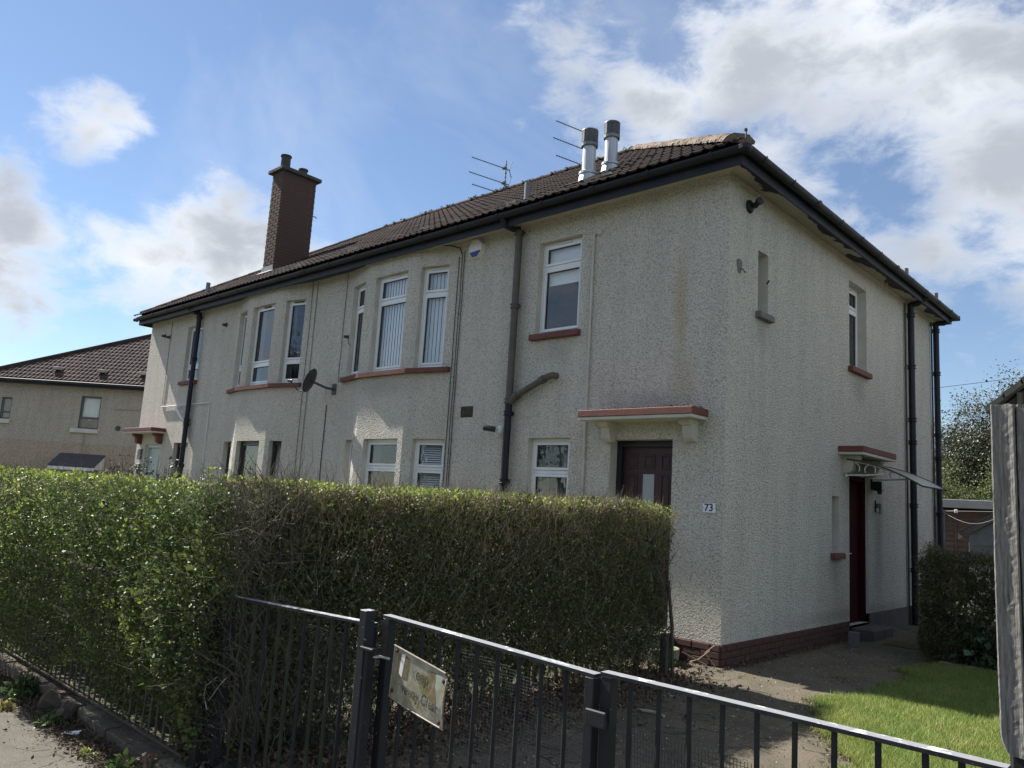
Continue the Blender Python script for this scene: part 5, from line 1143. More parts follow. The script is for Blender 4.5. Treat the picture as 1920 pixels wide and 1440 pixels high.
b = MB(); b.box(1.175, 1.27, -5.735, -5.69, .925, .94, .003); b.build('latch_plate', M_BAR, po)
b = MB(); b.tube([(1.20, -5.70, .89), (1.24, -5.66, .895), (1.26, -5.62, .885)], .006, 5); b.build('latch_bolt', M_ZINC, po)
b = MB(); b.box(2.402, 2.495, -5.612, -5.598, .852, .912, .004); lo = b.build('latch_plate', M_BAR, gR)
# wire meshes behind bars
def wiremesh(par, x0, x1, zb, ztop, y, sx, sz, m, name, r=.0008, sag=.01, holes=None):
    A = []; Dd = []; b = MB(); x = x0
    while x < x1:
        b.tube([(x+random.uniform(-.001, .001)+.004*math.sin(z_*9+x*3), y+.004*math.sin(x*14+z_*6), z_) for z_ in np.linspace(zb, ztop(x), 7)], r, 3, cap=False); x += sx
    z = zb
    while z < max(ztop(x0), ztop(x1)):
        pts = [(x_, y+.004*math.sin(x_*14+z*6)+.001, z+sag*math.sin(x_*4)) for x_ in np.linspace(x0, x1, 20) if z < ztop(x_)]
        if len(pts) > 1: b.tube(pts, r, 3, cap=False)
        z += sz
    return b.build(name, m, par, kind='stuff')
wiremesh(pn, 2.50, 3.72, .05, lambda x: .86-.16*max(0, (x-3.25)), -5.525, .013, .019, M_MESHW, 'wire_mesh', r=.0012)
wiremesh(gR, 1.66, 2.36, .45, lambda x: .99-.10*(x-1.66)-.25*max(0, x-2.0), -5.535, .020, .013, M_MESHL, 'wire_mesh', r=.0004)
wiremesh(gL, .45, 1.12, .35, lambda x: .93, -5.60, .022, .014, M_MESHW, 'wire_mesh', r=.0006)
# keep clear sign, buckled plate
M_SIGN = mat('algae_stained_sign', (.37, .36, .28), .45, (.22, .21, .14), noise_scale=14, c3=(.20, .20, .055), s3=7, t3=(.50, .70), bump=.3, bscale=60, d=.003)
M_SIGNT = mat('faded_sign_lettering', (.055, .05, .03), .7, (.13, .12, .075), noise_scale=40)
M_SIGNF = mat('bleached_sign_lettering', (.25, .24, .19), .7)
M_SIGNB = mat('brown_worn_patch', (.13, .10, .045), .7, (.20, .16, .08), noise_scale=50)
M_RUST = mat('rusty_bolt', (.06, .03, .025), .8)
sg = empty('warning_sign', (1.46, -5.6, .8), label='buckled algae stained metal sign reading Keep Driveway Clear, bolted to the gate bars', cat='sign')
SW, SH = .386, .236; SO = Vector((1.285, -5.615, .955)); ax_ = Vector((.372, 0, -.062)).normalized(); az_ = Vector((-.055, 0, -.99)).normalized()
def SP(u, v, d=0.):   # u across 0..1, v down 0..1
    bend = -.010*math.sin(u*3.14)*(v)-.020*max(0, u-.86)/.14*(1-v)*0-.012*math.sin(v*3.14)*(u > .7)*(u-.7)/.3
    return SO+ax_*(u*SW)+az_*(v*SH)+Vector((0, bend-d, 0))
def rc(u, v):
    return u, v
nu, nv = 20, 12; V = []
for j in range(nv+1):
    for i in range(nu+1):
        u, v = i/nu, j/nv
        if i == 0: u += .014*(1-abs(2*v-1))*0
        cu_ = .03
        if v < .1 and u > .9: u = min(u, .9+.1*math.sqrt(max(0, 1-((.1-v)/.1)**2))*1.0)
        V.append(SP(u, v))
b = MB(); Fs = [(j*(nu+1)+i, j*(nu+1)+i+1, (j+1)*(nu+1)+i+1, (j+1)*(nu+1)+i) for j in range(nv) for i in range(nu)]
b.add(V, Fs); b.add([v+Vector((0, .002, 0)) for v in V], Fs); so_ = b.build('plate', M_SIGN, sg, smooth=False)
b = MB()
for path in ([(i/20, 0.012) for i in range(20)], [(.985, j/10) for j in range(1, 11)], [(1-i/20, .985) for i in range(21)], [(.012, 1-j/10) for j in range(11)]):
    for (p_, q_) in zip(path, path[1:]): b.tube([SP(*p_, .002), SP(*q_, .002)], .0035, 5)
b.build('rim', mat('worn_sign_edge', (.40, .37, .33), .6, (.22, .17, .14), noise_scale=40), sg)
def ondecal(poly, m, name, d=.0012):
    b = MB(); b.add([SP(u, v, d) for u, v in poly], [tuple(range(len(poly)))]); return b.build(name, m, sg)
ondecal([(.10, .13), (.155, .10), (.14, .50), (.095, .45)], M_SIGNB, 'worn_patch'); ondecal([(.155, .10), (.225, .08), (.20, .52), (.14, .48)], M_PLATE, 'worn_patch'); ondecal([(.228, .08), (.31, .12), (.30, .50), (.205, .52)], M_SIGNB, 'worn_patch')
ondecal([(.70, .12), (.80, .10), (.80, .34), (.84, .46), (.86, .62), (.84, .66), (.70, .60)], M_SIGNB, 'worn_patch')
ondecal([(.80, .10), (.93, .10), (.93, .66), (.86, .66), (.87, .58), (.84, .45), (.81, .34)], mat('pale_blue_patch', (.36, .42, .40), .6, (.28, .32, .26), noise_scale=30), 'worn_patch', .001)
def sign_text(body, u, v, size, m, xs=.80):
    cu = bpy.data.curves.new('lettering', 'FONT'); cu.body = body; cu.size = size; cu.offset = .0012; cu.space_character = 1.06; cu.align_x = 'LEFT'; cu.align_y = 'CENTER'
    t = bpy.data.objects.new('tmp', cu); col.objects.link(t); bpy.context.view_layer.update(); me = bpy.data.meshes.new_from_object(t.evaluated_get(bpy.context.evaluated_depsgraph_get())); wd = max(v_.co.x for v_ in me.vertices)*xs; bpy.data.objects.remove(t)
    for v_ in me.vertices:
        q = SP(u+v_.co.x*xs/SW, v-v_.co.y/SH, .0016); v_.co = q
    me.materials.clear(); me.materials.append(m); link('lettering', me, sg); return wd/SW
wk = sign_text('K', .34, .31, .072, M_SIGNF); sign_text('eep', .34+wk+.012, .31, .072, M_SIGNT)
w1 = sign_text('Dri', .04, .69, .066, M_SIGNF, .74); sign_text('veway Clear', .04+w1+.008, .69, .066, M_SIGNT, .74)
for (u, v) in ((.06, .09), (.05, .86), (.94, .16), (.93, .90)):
    b = MB(); b.lathe(SP(u, v, .001), (0, -1, 0), [(0, .010), (.003, .010), (.005, .006), (.007, 0)], 10); b.build('bolt', M_RUST, sg)
# street railings over the low block wall
rl = empty('railings', (-4, -5.72, 0), label='rusty thin bar railings rising from the low stone wall under the left hedge', cat='railings')
b = MB(); b.box(-9.0, -.46, -5.735, -5.705, .028, .044, .002); b.build('bottom_rail', mat('brown_rusty_rail', (.10, .065, .055), .8, (.07, .055, .05), bump=.4, bscale=50), rl)
b = MB(); b.box(-9.0, -.46, -5.70, -5.69, .93, .95, .002); b.build('top_rail', M_STEM, rl)
q = MB(); q.tube([(0, 0, .04), (0, .012, .94)], .0085, 6); bme_ = q.mesh('bar', mat('grey_weathered_bar', (.06, .06, .058), .7, (.10, .095, .09), noise_scale=9)); x = -8.95
while x < -.48:
    o = bpy.data.objects.new('bar', bme_); col.objects.link(o); o.parent = rl; o.location = (x+4, 0, 0); o.rotation_euler = (R(random.uniform(-.4, .4)), R(random.uniform(-.5, .5)), 0); x += .105
lw = empty('garden_wall', (-4, -5.8, 0), label='low tumbled wall of brown stone blocks at the back of the pavement', cat='wall')
x = -9.0; i = 0
while x < -.4:
    L_ = random.uniform(.30, .48); b = MB(); hh = random.uniform(-.035, .005); gone = (-2.15 < x < -1.9)
    if not gone:
        b.box(x+.012, x+L_-.012, -5.815+random.uniform(-.012, .012), -5.70, -.2, hh+(.0 if random.random() > .25 else .02), .006); ob = b.build('stone', M_STONE, lw)
    x += L_
b = MB(); b.box(-9, -.4, -5.78, -5.62, -.15, -.03); b.build('mortar_bed', M_CONC, lw)
for (x, y, r_, a) in ((-2.35, -5.84, .09, 25), (-2.10, -5.80, .08, -20), (-1.98, -5.88, .06, 40)):
    b = MB(); b.box(-r_, r_, -r_*.7, r_*.7, -r_*.6, r_*.6, .02); me = b.mesh('loose_stone', M_STONE); o = bpy.data.objects.new('loose_stone', me); col.objects.link(o); o.location = (x, y, -.05); o.rotation_euler = (R(a*.6), R(a), R(a*2))
    tag(o, {25: 'larger fallen brown stone block lying before the gap in the low wall', -20: 'tilted fallen block in the middle of the gap in the low wall', 40: 'smallest fallen stone on the pavement edge by the gap in the wall'}[a], 'stone')
# debris strip, litter, weeds
M_LITTER = mat('dead_leaf', (.12, .085, .055), .9, (.075, .055, .04), isl=.5)
def debris(n, xr, yr, zf, name, label, sz=.035, m=None, up=.2):
    P_ = np.stack([rng.uniform(*xr, n), rng.normal((yr[0]+yr[1])/2, (yr[1]-yr[0])/3.2, n), np.zeros(n)], 1); P_[:, 2] = zf+np.abs(rng.normal(0, .012, n))
    return link(name, leaves(P_, sz, .6, m or M_LITTER, name, up), label=label, cat='leaf litter', kind='stuff')
grid('verge', -9, -.35, -5.99, -5.74, 300, 10, lambda X, Y: -.112+.035*np.clip((Y+5.99)/.2, 0, 1)+hill(X, Y, 3, .008), mat('dark_verge_soil', (.05, .04, .032), .95, (.08, .065, .05), bump=1, bscale=60), kind='structure')
debris(16000, (-8, -.3), (-6.03, -5.76), -.095, 'leaf_litter', 'dead leaves and grit along the foot of the low stone wall', .019)
debris(260, (-8, -.4), (-6.4, -5.95), -.108, 'leaf_litter', 'scattered dead leaves on the pavement edge', .02)
debris(9000, (-.7, .15), (-5.4, -.7), .0, 'leaf_litter', 'dead leaves under the driveway hedge', .035)
n = 9000; P_ = np.stack([-.35+np.abs(rng.normal(0, .38, n)), rng.uniform(-5.4, -.7, n), .006+np.abs(rng.normal(0, .01, n))], 1)
link('leaf_litter', leaves(P_, .032, .6, M_LITTER, 'leaf_litter_d', .2), label='dead leaves and twigs scattered on the dark driveway beside the hedge', cat='leaf litter', kind='stuff')
n = 900; P_ = np.stack([rng.uniform(-8, -.2, n), rng.normal(-5.88, .07, n), np.full(n, -.085)], 1)
link('fallen_twigs', twigs(P_, np.concatenate([rng.normal(size=(n, 2)), np.abs(rng.normal(0, .12, (n, 1)))], 1), rng.uniform(.08, .3, n), .002, M_TWIG, 'fallen_twigs', 3, .2), label='fallen twigs along the foot of the low stone wall', cat='twigs', kind='stuff')
n = 500; P_ = np.stack([rng.uniform(-.3, .9, n), rng.uniform(-5.3, -1., n), np.full(n, .01)], 1)
link('fallen_twigs', twigs(P_, np.concatenate([rng.normal(size=(n, 2)), np.abs(rng.normal(0, .1, (n, 1)))], 1), rng.uniform(.06, .25, n), .002, M_TWIG, 'fallen_twigs_d', 3, .2), label='fallen twigs on the driveway', cat='twigs', kind='stuff')
# pale grit on the driveway and crumbs
n = 3500; P_ = np.stack([rng.uniform(-.6, 2.0, n), rng.uniform(-5.5, 3, n), np.full(n, .004)], 1)
link('grit', leaves(P_, rng.uniform(.005, .016, n), .9, mat('pale_grit', (.36, .34, .27), .9, isl=.5), 'grit', .1), label='pale grit and chippings lying on the driveway', cat='grit', kind='stuff')
def weed(x, y, r, n, label, m, sz=.034, h=.10):
    a = rng.uniform(0, 6.28, n); q = np.sqrt(rng.uniform(0, 1, n))*r; P_ = np.stack([x+np.cos(a)*q, y+np.sin(a)*q*.7, rng.uniform(0, h, n)*(1-q/r*.7)-(.105 if y < -5.7 else .01)], 1)
    o = link('weed', leaves(P_, sz, .6, m, 'weed', .6), label=label, cat='weed'); return o
M_WEED = mat('weed_leaf', (.04, .08, .028), .5, (.07, .11, .035), isl=.4, trans=.3)
weed(-2.0, -5.93, .15, 420, 'bushy green weed on the pavement edge beside the scrap of white paper', M_WEED)
weed(-2.85, -5.90, .20, 500, 'green weed clump in front of the wall at the far left edge', M_WEED, .04, .18)
weed(-1.2, -5.98, .08, 60, 'small yellow green weed flat on the pavement', M_LEAFY, .035, .03)
weed(-.8, -5.93, .10, 300, 'tuft of grassy weed near the foot of the gate post', M_WEED, .04, .10)
weed(-2.6, -6.08, .05, 90, 'tiny dry tuft growing through the pavement crack', M_SOFTG, .04, .04)
weed(-.45, -.42, .18, 420, 'grassy weeds round the concrete pot at the house corner', M_WEED, .05, .10)
weed(.10, -.05, .06, 60, 'brown dead weeds against the brick corner of the house', M_LITTER, .03, .06)
weed(1.0, -4.6, .3, 300, 'low green weeds on the driveway behind the right gate leaf', M_WEED, .045, .05)
# white paper scrap
b = MB(); pts = [(-1.72, -5.96), (-1.62, -5.99), (-1.59, -5.92), (-1.63, -5.88), (-1.70, -5.90)]; b.add([(x, y, -.085+.02*(i % 2)) for i, (x, y) in enumerate(pts)], [(0, 1, 2), (0, 2, 3), (0, 3, 4)]); b.build('paper_scrap', M_PAPER, label='torn scrap of white paper on the pavement by the weed', cat='litter')
# cable tie sticking out at the gate post
b = MB(); b.tube([(-.255, -5.67, .52), (-.32, -5.70, .46), (-.33, -5.70, .40), (-.295, -5.69, .33)], .0028, 5); b.build('cable_tie', mat('pale_plastic_strip', (.5, .52, .55), .4), label='pale bent plastic tie sticking out beside the left gate stile', cat='cable tie')
# concrete pot by the corner
b = MB(); b.lathe((-.52, -.34, -.02), (0, 0, 1), [(0, .17), (.17, .19), (.185, .185), (.185, .15), (.12, .145), (.12, .0)], 18); b.build('planter', M_CONC, label='round mossy concrete planter by the brick corner of the house', cat='planter')
b = MB(); b.tube([(.0, -.10, .02), (-.10, -.16, .16), (-.02, -.10, .24)], .006, 5); b.tube([(-.35, -.2, .0), (-.12, -.25, .10), (-.02, -.2, .2)], .006, 5); b.tube([(-.3, -.3, .15), (-.05, -.22, .05)], .005, 5); b.build('dead_stems', M_TWIGT, label='dead dry stalks leaning against the brick corner', cat='stalks')
# timber post at hedge end
b = MB(); b.box(-.16, -.08, -.98, -.90, -.05, .42, .006); b.tube([(-.05, -.9, 0), (-.06, -.92, .5), (-.1, -.95, .95)], .018, 7); b.build('hedge_stake', M_STEM, label='dark timber stake at the house end of the twiggy hedge', cat='stake')
# bits on the drive
b = MB(); b.tube([(.50, -2.35, .02), (.60, -2.32, .025), (.66, -2.30, .02), (.74, -2.33, .02)], .012, 7); b.build('broken_stick', M_VENT, label='pale broken stick lying on the driveway behind the gates', cat='debris')
b = MB(); b.box(.26, .40, 3.05, 3.11, 0, .2, .01); b.build('leaning_slate', mat('slate_grey', (.10, .10, .11), .7), label='grey slate leaning on the plinth before the side door', cat='slate')
b = MB(); b.box(.5, 1.25, 3.7, 4.25, .0, .018, .004); b.build('door_mat', mat('brown_mat', (.09, .075, .04), .95, (.06, .05, .03), bump=1, bscale=90), label='flat brown mat on the path outside the dark red side door', cat='mat')

# ================================================================== RIGHT EDGE
tp = empty('timber_post', (3.8, -5.3, 0), label='tall thick weathered grey timber post at the right edge', cat='post')
def timber(x0, x1, y0, y1, z0, z1, seed, name):
    n = 90; r_ = random.Random(seed); b = MB(); V = []; ph = [r_.uniform(0, 6) for _ in range(6)]
    ring = [(x0, y0), (x0+.004, y0-.003), (x0+(x1-x0)*.25, y0), (x0+(x1-x0)*.5, y0+.001), (x0+(x1-x0)*.75, y0), (x1-.004, y0-.003), (x1, y0), (x1, y1), (x0, y1)]
    for i in range(n+1):
        z = z0+(z1-z0)*i/n
        for k_, (x, y) in enumerate(ring):
            cr_ = .022*max(0, 1-(z-z0)/.06)**2 if x < (x0+x1)/2 else 0
            V.append((x+cr_+.0009*math.sin(z*7+ph[0])*(k_ < 2)+r_.uniform(-.0005, .0005), y+.0008*math.sin(z*23+ph[k_ % 6]+k_)+r_.uniform(-.0008, .0008), z+(.03*(x-x0)*-1 if i == 0 else 0)+(.004*math.sin(k_*2.1) if i == n else 0)))
    m_ = len(ring); b.add(V, [(i*m_+k_, i*m_+(k_+1) % m_, (i+1)*m_+(k_+1) % m_, (i+1)*m_+k_) for i in range(n) for k_ in range(m_)]+[tuple(range(m_)), tuple(range(n*m_+m_-1, n*m_-1, -1))]); return b.build(name, M_TIMB2, tp)
def m_timber():
    m = bpy.data.materials.new('silvered_timber'); m.use_nodes = True; t = m.node_tree; b = t.nodes['Principled BSDF']; n_ = t.nodes.new; L = t.links.new
    g = n_('ShaderNodeNewGeometry'); mp = n_('ShaderNodeMapping'); mp.inputs['Scale'].default_value = (1, 1, .16); L(g.outputs['Position'], mp.inputs[0])
    kn = n_('ShaderNodeTexNoise'); L(g.outputs['Position'], kn.inputs[0]); kn.inputs['Scale'].default_value = 5; kn.inputs['Detail'].default_value = 2
    ks = n_('ShaderNodeVectorMath'); ks.operation = 'SCALE'; L(kn.outputs['Color'], ks.inputs[0]); ks.inputs['Scale'].default_value = .05
    ad = n_('ShaderNodeVectorMath'); L(mp.outputs[0], ad.inputs[0]); L(ks.outputs[0], ad.inputs[1])
    w1_ = n_('ShaderNodeTexWave'); w1_.wave_type = 'BANDS'; w1_.bands_direction = 'X'; L(ad.outputs[0], w1_.inputs[0]); w1_.inputs['Scale'].default_value = 22; w1_.inputs['Distortion'].default_value = 3.5; w1_.inputs['Detail'].default_value = 4; w1_.inputs['Detail Scale'].default_value = 2.2; w1_.inputs['Detail Roughness'].default_value = .7
    mp2 = n_('ShaderNodeMapping'); mp2.inputs['Scale'].default_value = (1, 1, .06); L(g.outputs['Position'], mp2.inputs[0])
    n2 = n_('ShaderNodeTexNoise'); L(mp2.outputs[0], n2.inputs[0]); n2.inputs['Scale'].default_value = 190; n2.inputs['Detail'].default_value = 5; n2.inputs['Roughness'].default_value = .7
    n3 = n_('ShaderNodeTexNoise'); L(g.outputs['Position'], n3.inputs[0]); n3.inputs['Scale'].default_value = 11; n3.inputs['Detail'].default_value = 6
    mm = n_('ShaderNodeMath'); mm.operation = 'MULTIPLY_ADD'; L(w1_.outputs['Fac'], mm.inputs[0]); mm.inputs[1].default_value = .10; L(n2.outputs[0], mm.inputs[2])
    r = n_('ShaderNodeMapRange'); L(mm.outputs[0], r.inputs[0]); r.inputs[1].default_value = .36; r.inputs[2].default_value = .78
    c = n_('ShaderNodeMixRGB'); L(r.outputs[0], c.inputs[0]); c.inputs[1].default_value = (.07, .067, .063, 1); c.inputs[2].default_value = (.30, .29, .275, 1)
    r3 = n_('ShaderNodeMapRange'); L(n3.outputs[0], r3.inputs[0]); r3.inputs[1].default_value = .45; r3.inputs[2].default_value = .7; r3.inputs[4].default_value = .55
    c2 = n_('ShaderNodeMixRGB'); L(r3.outputs[0], c2.inputs[0]); L(c.outputs[0], c2.inputs[1]); c2.inputs[2].default_value = (.17, .165, .13, 1)
    L(c2.outputs[0], b.inputs['Base Color']); b.inputs['Roughness'].default_value = .9
    bn = n_('ShaderNodeBump'); bn.inputs['Strength'].default_value = .9; bn.inputs['Distance'].default_value = .003; L(mm.outputs[0], bn.inputs['Height']); L(bn.outputs[0], b.inputs['Normal']); return m
M_TIMB2 = m_timber()
timber(3.672, 3.736, -5.30, -5.22, 1.015, 2.035, 1, 'timber'); timber(3.740, 3.95, -5.295, -5.22, .985, 2.033, 2, 'timber')
b = MB(); b.box(3.69, 3.96, -5.28, -5.215, -.05, 1.02, .01); b.build('metal_shoe', M_BAR, tp)
fb = empty('shed', (2.6, 4.2, 0), label='small gabled timber building with grey shingled roof edge peeping over the timber post', cat='shed')
b = MB(); b.prism([(1.95, 0), (5.4, 0), (5.4, 3.3), (3.7, 4.75), (1.95, 3.30)], lambda p_, d: (p_[0], d, p_[1]), 4.0, 6.5); b.build('wall', mat('dark_shed_board', (.09, .085, .08), .9, (.06, .055, .05), aniso=(8, 8, .5), noise_scale=3), fb)
b = MB()
for i in range(9):
    t0, t1 = i/9, (i+1)/9; b.add([(1.80+t0*1.9, 3.85, 3.22+t0*1.62), (1.80+t1*1.9+.02, 3.85, 3.22+t1*1.62+.01), (1.80+t1*1.9+.02, 6.6, 3.22+t1*1.62+.01), (1.80+t0*1.9, 6.6, 3.22+t0*1.62), (1.78+t0*1.9, 3.85, 3.30+t0*1.62), (1.80+t1*1.9, 3.85, 3.27+t1*1.62+.02), (1.80+t1*1.9, 6.6, 3.27+t1*1.62+.02), (1.78+t0*1.9, 6.6, 3.30+t0*1.62)], [(0, 1, 2, 3), (4, 7, 6, 5), (0, 4, 5, 1), (3, 2, 6, 7), (0, 3, 7, 4), (1, 5, 6, 2)])
b.build('roof', mat('grey_mossy_shingle', (.27, .26, .23), .95, (.20, .18, .15), noise_scale=6, bump=.5, bscale=20), fb)
b = MB(); b.box(2.14, 2.20, 3.97, 4.0, 2.8, 3.50); b.build('batten', M_BARGE, fb)
# sheds, clothes pole and lines in the back garden
sh = empty('shed', (-.5, 14, 0), label='long brown boarded shed with flat grey felt roof behind the right hedge', cat='shed')
b = MB(); b.box(-3.2, 1.8, 13.02, 16, 0, 2.1); b.build('wall', M_SHED, sh)
b = MB(); b.box(-3.4, 2.0, 12.75, 16.3, 2.14, 2.34, .01); b.build('roof', M_FELT, sh)
for i in range(17):
    b = MB(); z = .05+i*.12; b.add([(-3.2, 13.018, z+.12), (1.8, 13.018, z+.12), (1.8, 12.992, z), (-3.2, 12.992, z), (-3.2, 13.018, z), (1.8, 13.018, z)], [(0, 1, 2, 3), (3, 2, 5, 4)]); b.build('board', M_SHED, sh)
b = MB(); b.box(-.78, -.74, 12.97, 12.99, .05, 2.1); b.build('corner_post', M_SHED, sh)
s2 = empty('shed', (.3, 10.5, 0), label='small pale boarded shed with brown bargeboards in front of the long shed', cat='shed')
gx0, gz0 = .10, 1.62
b = MB(); b.prism([(.18, 0), (2.0, 0), (2.0, 1.55), (1.1, 2.12), (.18, 1.55)], lambda p_, d: (p_[0], d, p_[1]), 10.0, 12.0); b.build('wall', M_SHEDG, s2)
for i in range(8):
    b = MB(); z = .02+i*.22; b.box(.185, 1.995, 9.985, 9.999, z, z+.205, .002)
    if z+.2 < 1.6: b.build('board', M_SHEDG, s2)
b = MB(); b.add([(.0, 9.93, 1.44), (1.1, 9.93, 2.13), (1.1, 9.93, 2.28), (.0, 9.93, 1.58), (.0, 9.97, 1.44), (1.1, 9.97, 2.13), (1.1, 9.97, 2.28), (.0, 9.97, 1.58)], [(0, 1, 2, 3), (4, 7, 6, 5), (0, 4, 5, 1), (3, 2, 6, 7), (0, 3, 7, 4)]); b.build('bargeboard', M_BARGE, s2)
b = MB(); b.add([(.0, 9.9, 1.60), (1.12, 9.9, 2.30), (1.12, 12.1, 2.30), (0, 12.1, 1.60), (.0, 9.9, 1.58), (1.12, 9.9, 2.27), (1.12, 12.1, 2.27), (0, 12.1, 1.58)], [(0, 1, 2, 3), (4, 7, 6, 5), (0, 4, 5, 1)]); b.add([(1.12, 9.9, 2.30), (2.2, 9.9, 1.6), (2.2, 12.1, 1.6), (1.12, 12.1, 2.30)], [(0, 1, 2, 3)]); b.build('roof', M_FELTD, s2)
cp = empty('clothes_pole', (-.15, 9.4, 0), label='grey clothes pole with sagging washing lines behind the right downpipe', cat='clothes pole')
b = MB(); b.tube([(-.13, 9.4, 0), (-.13, 9.4, 2.02)], .028, 8); b.tube([(-.16, 9.4, 1.98), (.08, 9.4, 2.0)], .012, 5); b.build('pole', M_GREYPIPE, cp)
b = MB(); b.tube([(-.13+.12*i, 9.4-.02*i, 1.99+.004*i) for i in range(30)], .004, 4); b.build('line', M_POLE, cp)
b = MB(); b.tube([(-.13+.12*i, 9.4-.02*i, 1.97-.20*math.sin(min(1, i/9)*3.14)) for i in range(30)], .004, 4); b.build('line', M_POLE, cp)
b = MB(); b.box(.08, .13, 9.36, 9.42, 1.96, 2.03, .006); b.build('pulley', M_POLE, cp)

# ================================================================== TREES
def tree(x, y, h, rx, rz, z0, n, m, label, group=None, leaf=.065, bare=0, seed=1, top=None):
    t = empty('tree', (x, y, 0), label=label, cat='tree', group=group); r_ = random.Random(seed); b = MB()
    b.tube([(x, y, -.2), (x+.1, y, h*.3), (x-.05, y+.1, h*.6), (x, y, h*.9)], .16*h/6, 8, r2=.02); b.build('trunk', M_STEM, t)
    b = MB(); tips = []
    for i in range(34):
        a = r_.uniform(0, 6.28); zb_ = h*r_.uniform(.22, .8); L_ = rx*r_.uniform(.6, 1.05)*math.sin(min(1, (1-zb_/h)*1.3)*1.57); e_ = Vector((x+math.cos(a)*L_, y+math.sin(a)*L_, zb_+L_*r_.uniform(.25, .8)))
        mid = Vector((x, y, zb_)).lerp(e_, .5)+Vector((0, 0, -.08)); b.tube([(x, y, zb_), mid, e_], .035, 5, r2=.008); tips += [(mid, .5), (e_, 1)]
    b.build('limbs', M_STEM, t)
    C_ = [e_ for e_, _ in tips]+[Vector((x, y, h*.93)), Vector((x+.1, y, h))]
    if n:
        k_ = len(C_); idx = rng.integers(0, k_, n); P_ = np.array([tuple(c) for c in C_])[idx]+rng.normal(size=(n, 3))*np.array([.36, .36, .32])*rx/1.6
        link('crown', leaves(P_, leaf, .6, m, 'crown', .1), t, kind='stuff')
    if bare:
        idx = rng.integers(0, len(C_), bare); P_ = np.array([tuple(c) for c in C_])[idx]+rng.normal(size=(bare, 3))*.12
        D = P_-np.array([x, y, h*.35]); D /= np.linalg.norm(D, axis=1)[:, None]; D += rng.normal(size=D.shape)*.35; D[:, 2] += .15
        link('twigs', twigs(P_, D, rng.uniform(.3, .9, bare), .007, mat('pale_bare_twig', (.30, .28, .24), .9, isl=.4), 'twigs', 3, .2), t, kind='stuff')
M_T1 = mat('dull_evergreen_leaf', (.045, .062, .035), .5, (.075, .075, .035), noise_scale=1.2, isl=.6, trans=.15, spec=.7, c3=(.16, .16, .12), s3=2.2, t3=(.58, .75))
M_T2 = mat('yellow_green_shrub_leaf', (.15, .19, .06), .6, (.10, .13, .05), noise_scale=2, isl=.5, trans=.3)
tree(-2.55, 22.5, 5.9, 1.5, 2, 1, 52000, M_T1, 'pointed dark evergreen tree behind the flat roofed shed', seed=2)
tree(-1.3, 23.2, 6.6, 1.9, 2, 1, 60000, M_T1, 'broad grey green tree behind the shed, taller, next to the timber post', seed=4)
tree(1.4, 24.5, 6.4, 2.2, 2, 1, 20000, M_T1, 'broad evergreen hidden mostly behind the timber post', seed=5)
tree(-3.9, 23.0, 5.2, 1.5, 2, 1, 0, M_T1, 'pale leafless tree close to the house corner', bare=2600, seed=6)
tree(-2.6, 19.5, 3.6, 1.0, 1, 1, 15000, M_T2, 'rounded yellow green shrub above the left end of the shed roof', leaf=.055, seed=7)
tree(-1.2, 19.6, 3.5, 1.1, 1, 1, 15000, M_T2, 'spreading yellow green shrub above the middle of the shed roof', leaf=.055, seed=8)
b = MB(); b.tube([(-5, 26, 7.15), (2, 25, 7.55), (9, 24, 8.2)], .012, 4); b.build('overhead_wire', M_CABLE, label='thin overhead wire in the sky right of the house', cat='wire')

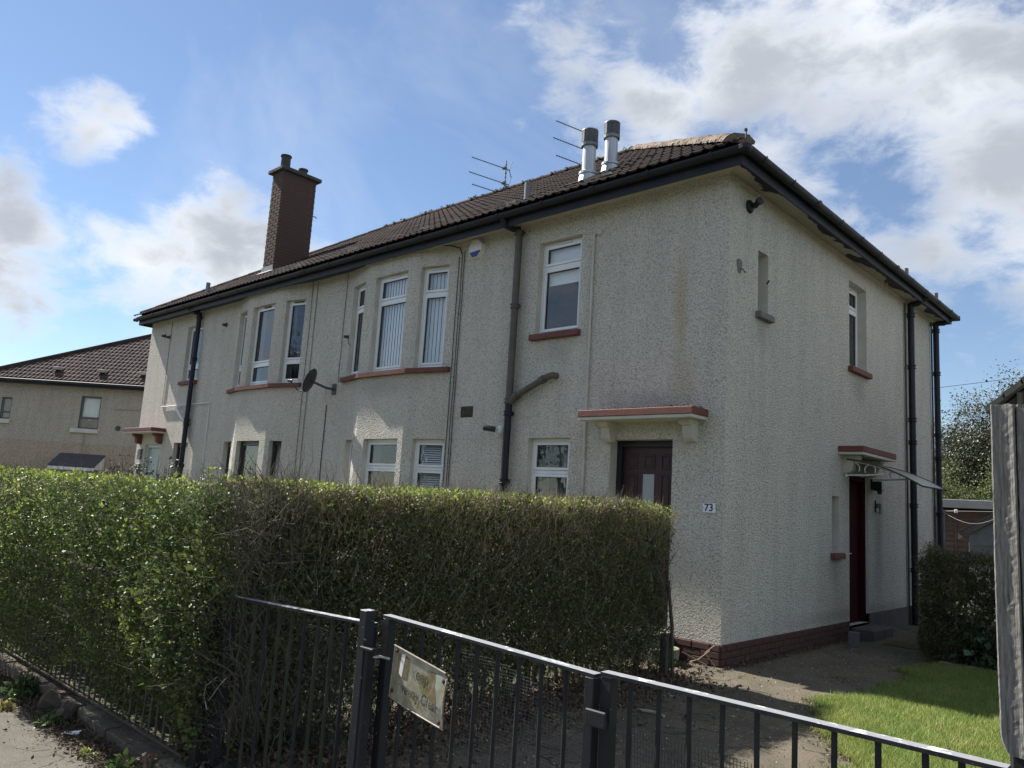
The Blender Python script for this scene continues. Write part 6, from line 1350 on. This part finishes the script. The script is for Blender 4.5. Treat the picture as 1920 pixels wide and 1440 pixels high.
# the other side of the street, seen only as reflections in the windows
oh = empty('house', (-4, -24, 0), label='shaded house across the street, seen only as a dark reflection in the lower windows', cat='house')
b = MB(); b.box(-15, 3, -30, -23, -.1, 5.6); b.build('wall', M_RC2, oh)
b = MB(); A4 = [(-15.5, -30.5, 5.6), (3.5, -30.5, 5.6), (3.5, -22.5, 5.6), (-15.5, -22.5, 5.6)]; b.add(A4+[(-11.5, -26.5, 8.4), (-.5, -26.5, 8.4)], [(0, 1, 5, 4), (2, 3, 4, 5), (1, 2, 5), (3, 0, 4), (3, 2, 1, 0)]); b.build('roof', M_TILE2, oh)
for x in (-13.6, -11.2, -9.6, -8.0, -4.4, -2.8, -1.2, 1.2):
    for z in (1.0, 3.8):
        b = MB(); b.box(x-.4, x+.4, -23.0, -22.97, z, z+1.3); wo = b.build('window', M_WHITE, oh); b = MB(); b.box(x-.34, x+.34, -22.97, -22.96, z+.06, z+1.24); b.build('pane', M_NAVY, wo)
oph = empty('hedge', (-5, -17.5, 0), label='hedge across the street, seen only as a dark reflection in the windows', cat='hedge')
n = 30000; P_ = np.stack([rng.uniform(-22, 8, n), rng.uniform(-18.2, -17.2, n), rng.uniform(0, 1.7, n)], 1); link('foliage', leaves(P_, .12, .7, M_LEAFD, 'foliage_o', .2), oph, kind='stuff')
tree(-18.5, -19.5, 8.5, 2.6, 2, 1, 0, M_T1, 'bare tree across the street, reflected as dark branches in the lower bay windows', bare=2600, seed=11)
tree(-24, -21, 9.5, 3.0, 2, 1, 9000, M_T1, 'leafy tree across the street, seen only as a reflection', leaf=.2, seed=12)

n = 2600; P_ = np.stack([rng.uniform(-.4, 2.2, n), rng.uniform(-5.5, 4.5, n), np.full(n, .006)], 1)
link('leaf_litter', leaves(P_, .016, .6, M_LITTER, 'leaf_litter_e', .15), label='small dead leaves scattered across the whole driveway', cat='leaf litter', kind='stuff')
n = 5000; yy = rng.uniform(-5.4, 3.0, n); P_ = np.stack([np.array([lawn_edge(t) for t in yy])-np.abs(rng.normal(0, .09, n)), yy, .004+np.abs(rng.normal(0, .006, n))], 1)
link('moss', leaves(P_, .014, .8, M_MOSS, 'moss', .6), label='yellow green moss creeping over the asphalt along the lawn edge', cat='moss', kind='stuff')
n = 3200; yy = rng.uniform(0, 3.8, n); P_ = np.stack([.03+np.abs(rng.normal(0, .06, n)), yy, .004+np.abs(rng.normal(0, .01, n))], 1)
link('grit', leaves(P_, .014, .8, M_LITTER, 'grit_b', .6), label='dark crumbs and dead moss along the foot of the red brick plinth', cat='grit', kind='stuff')
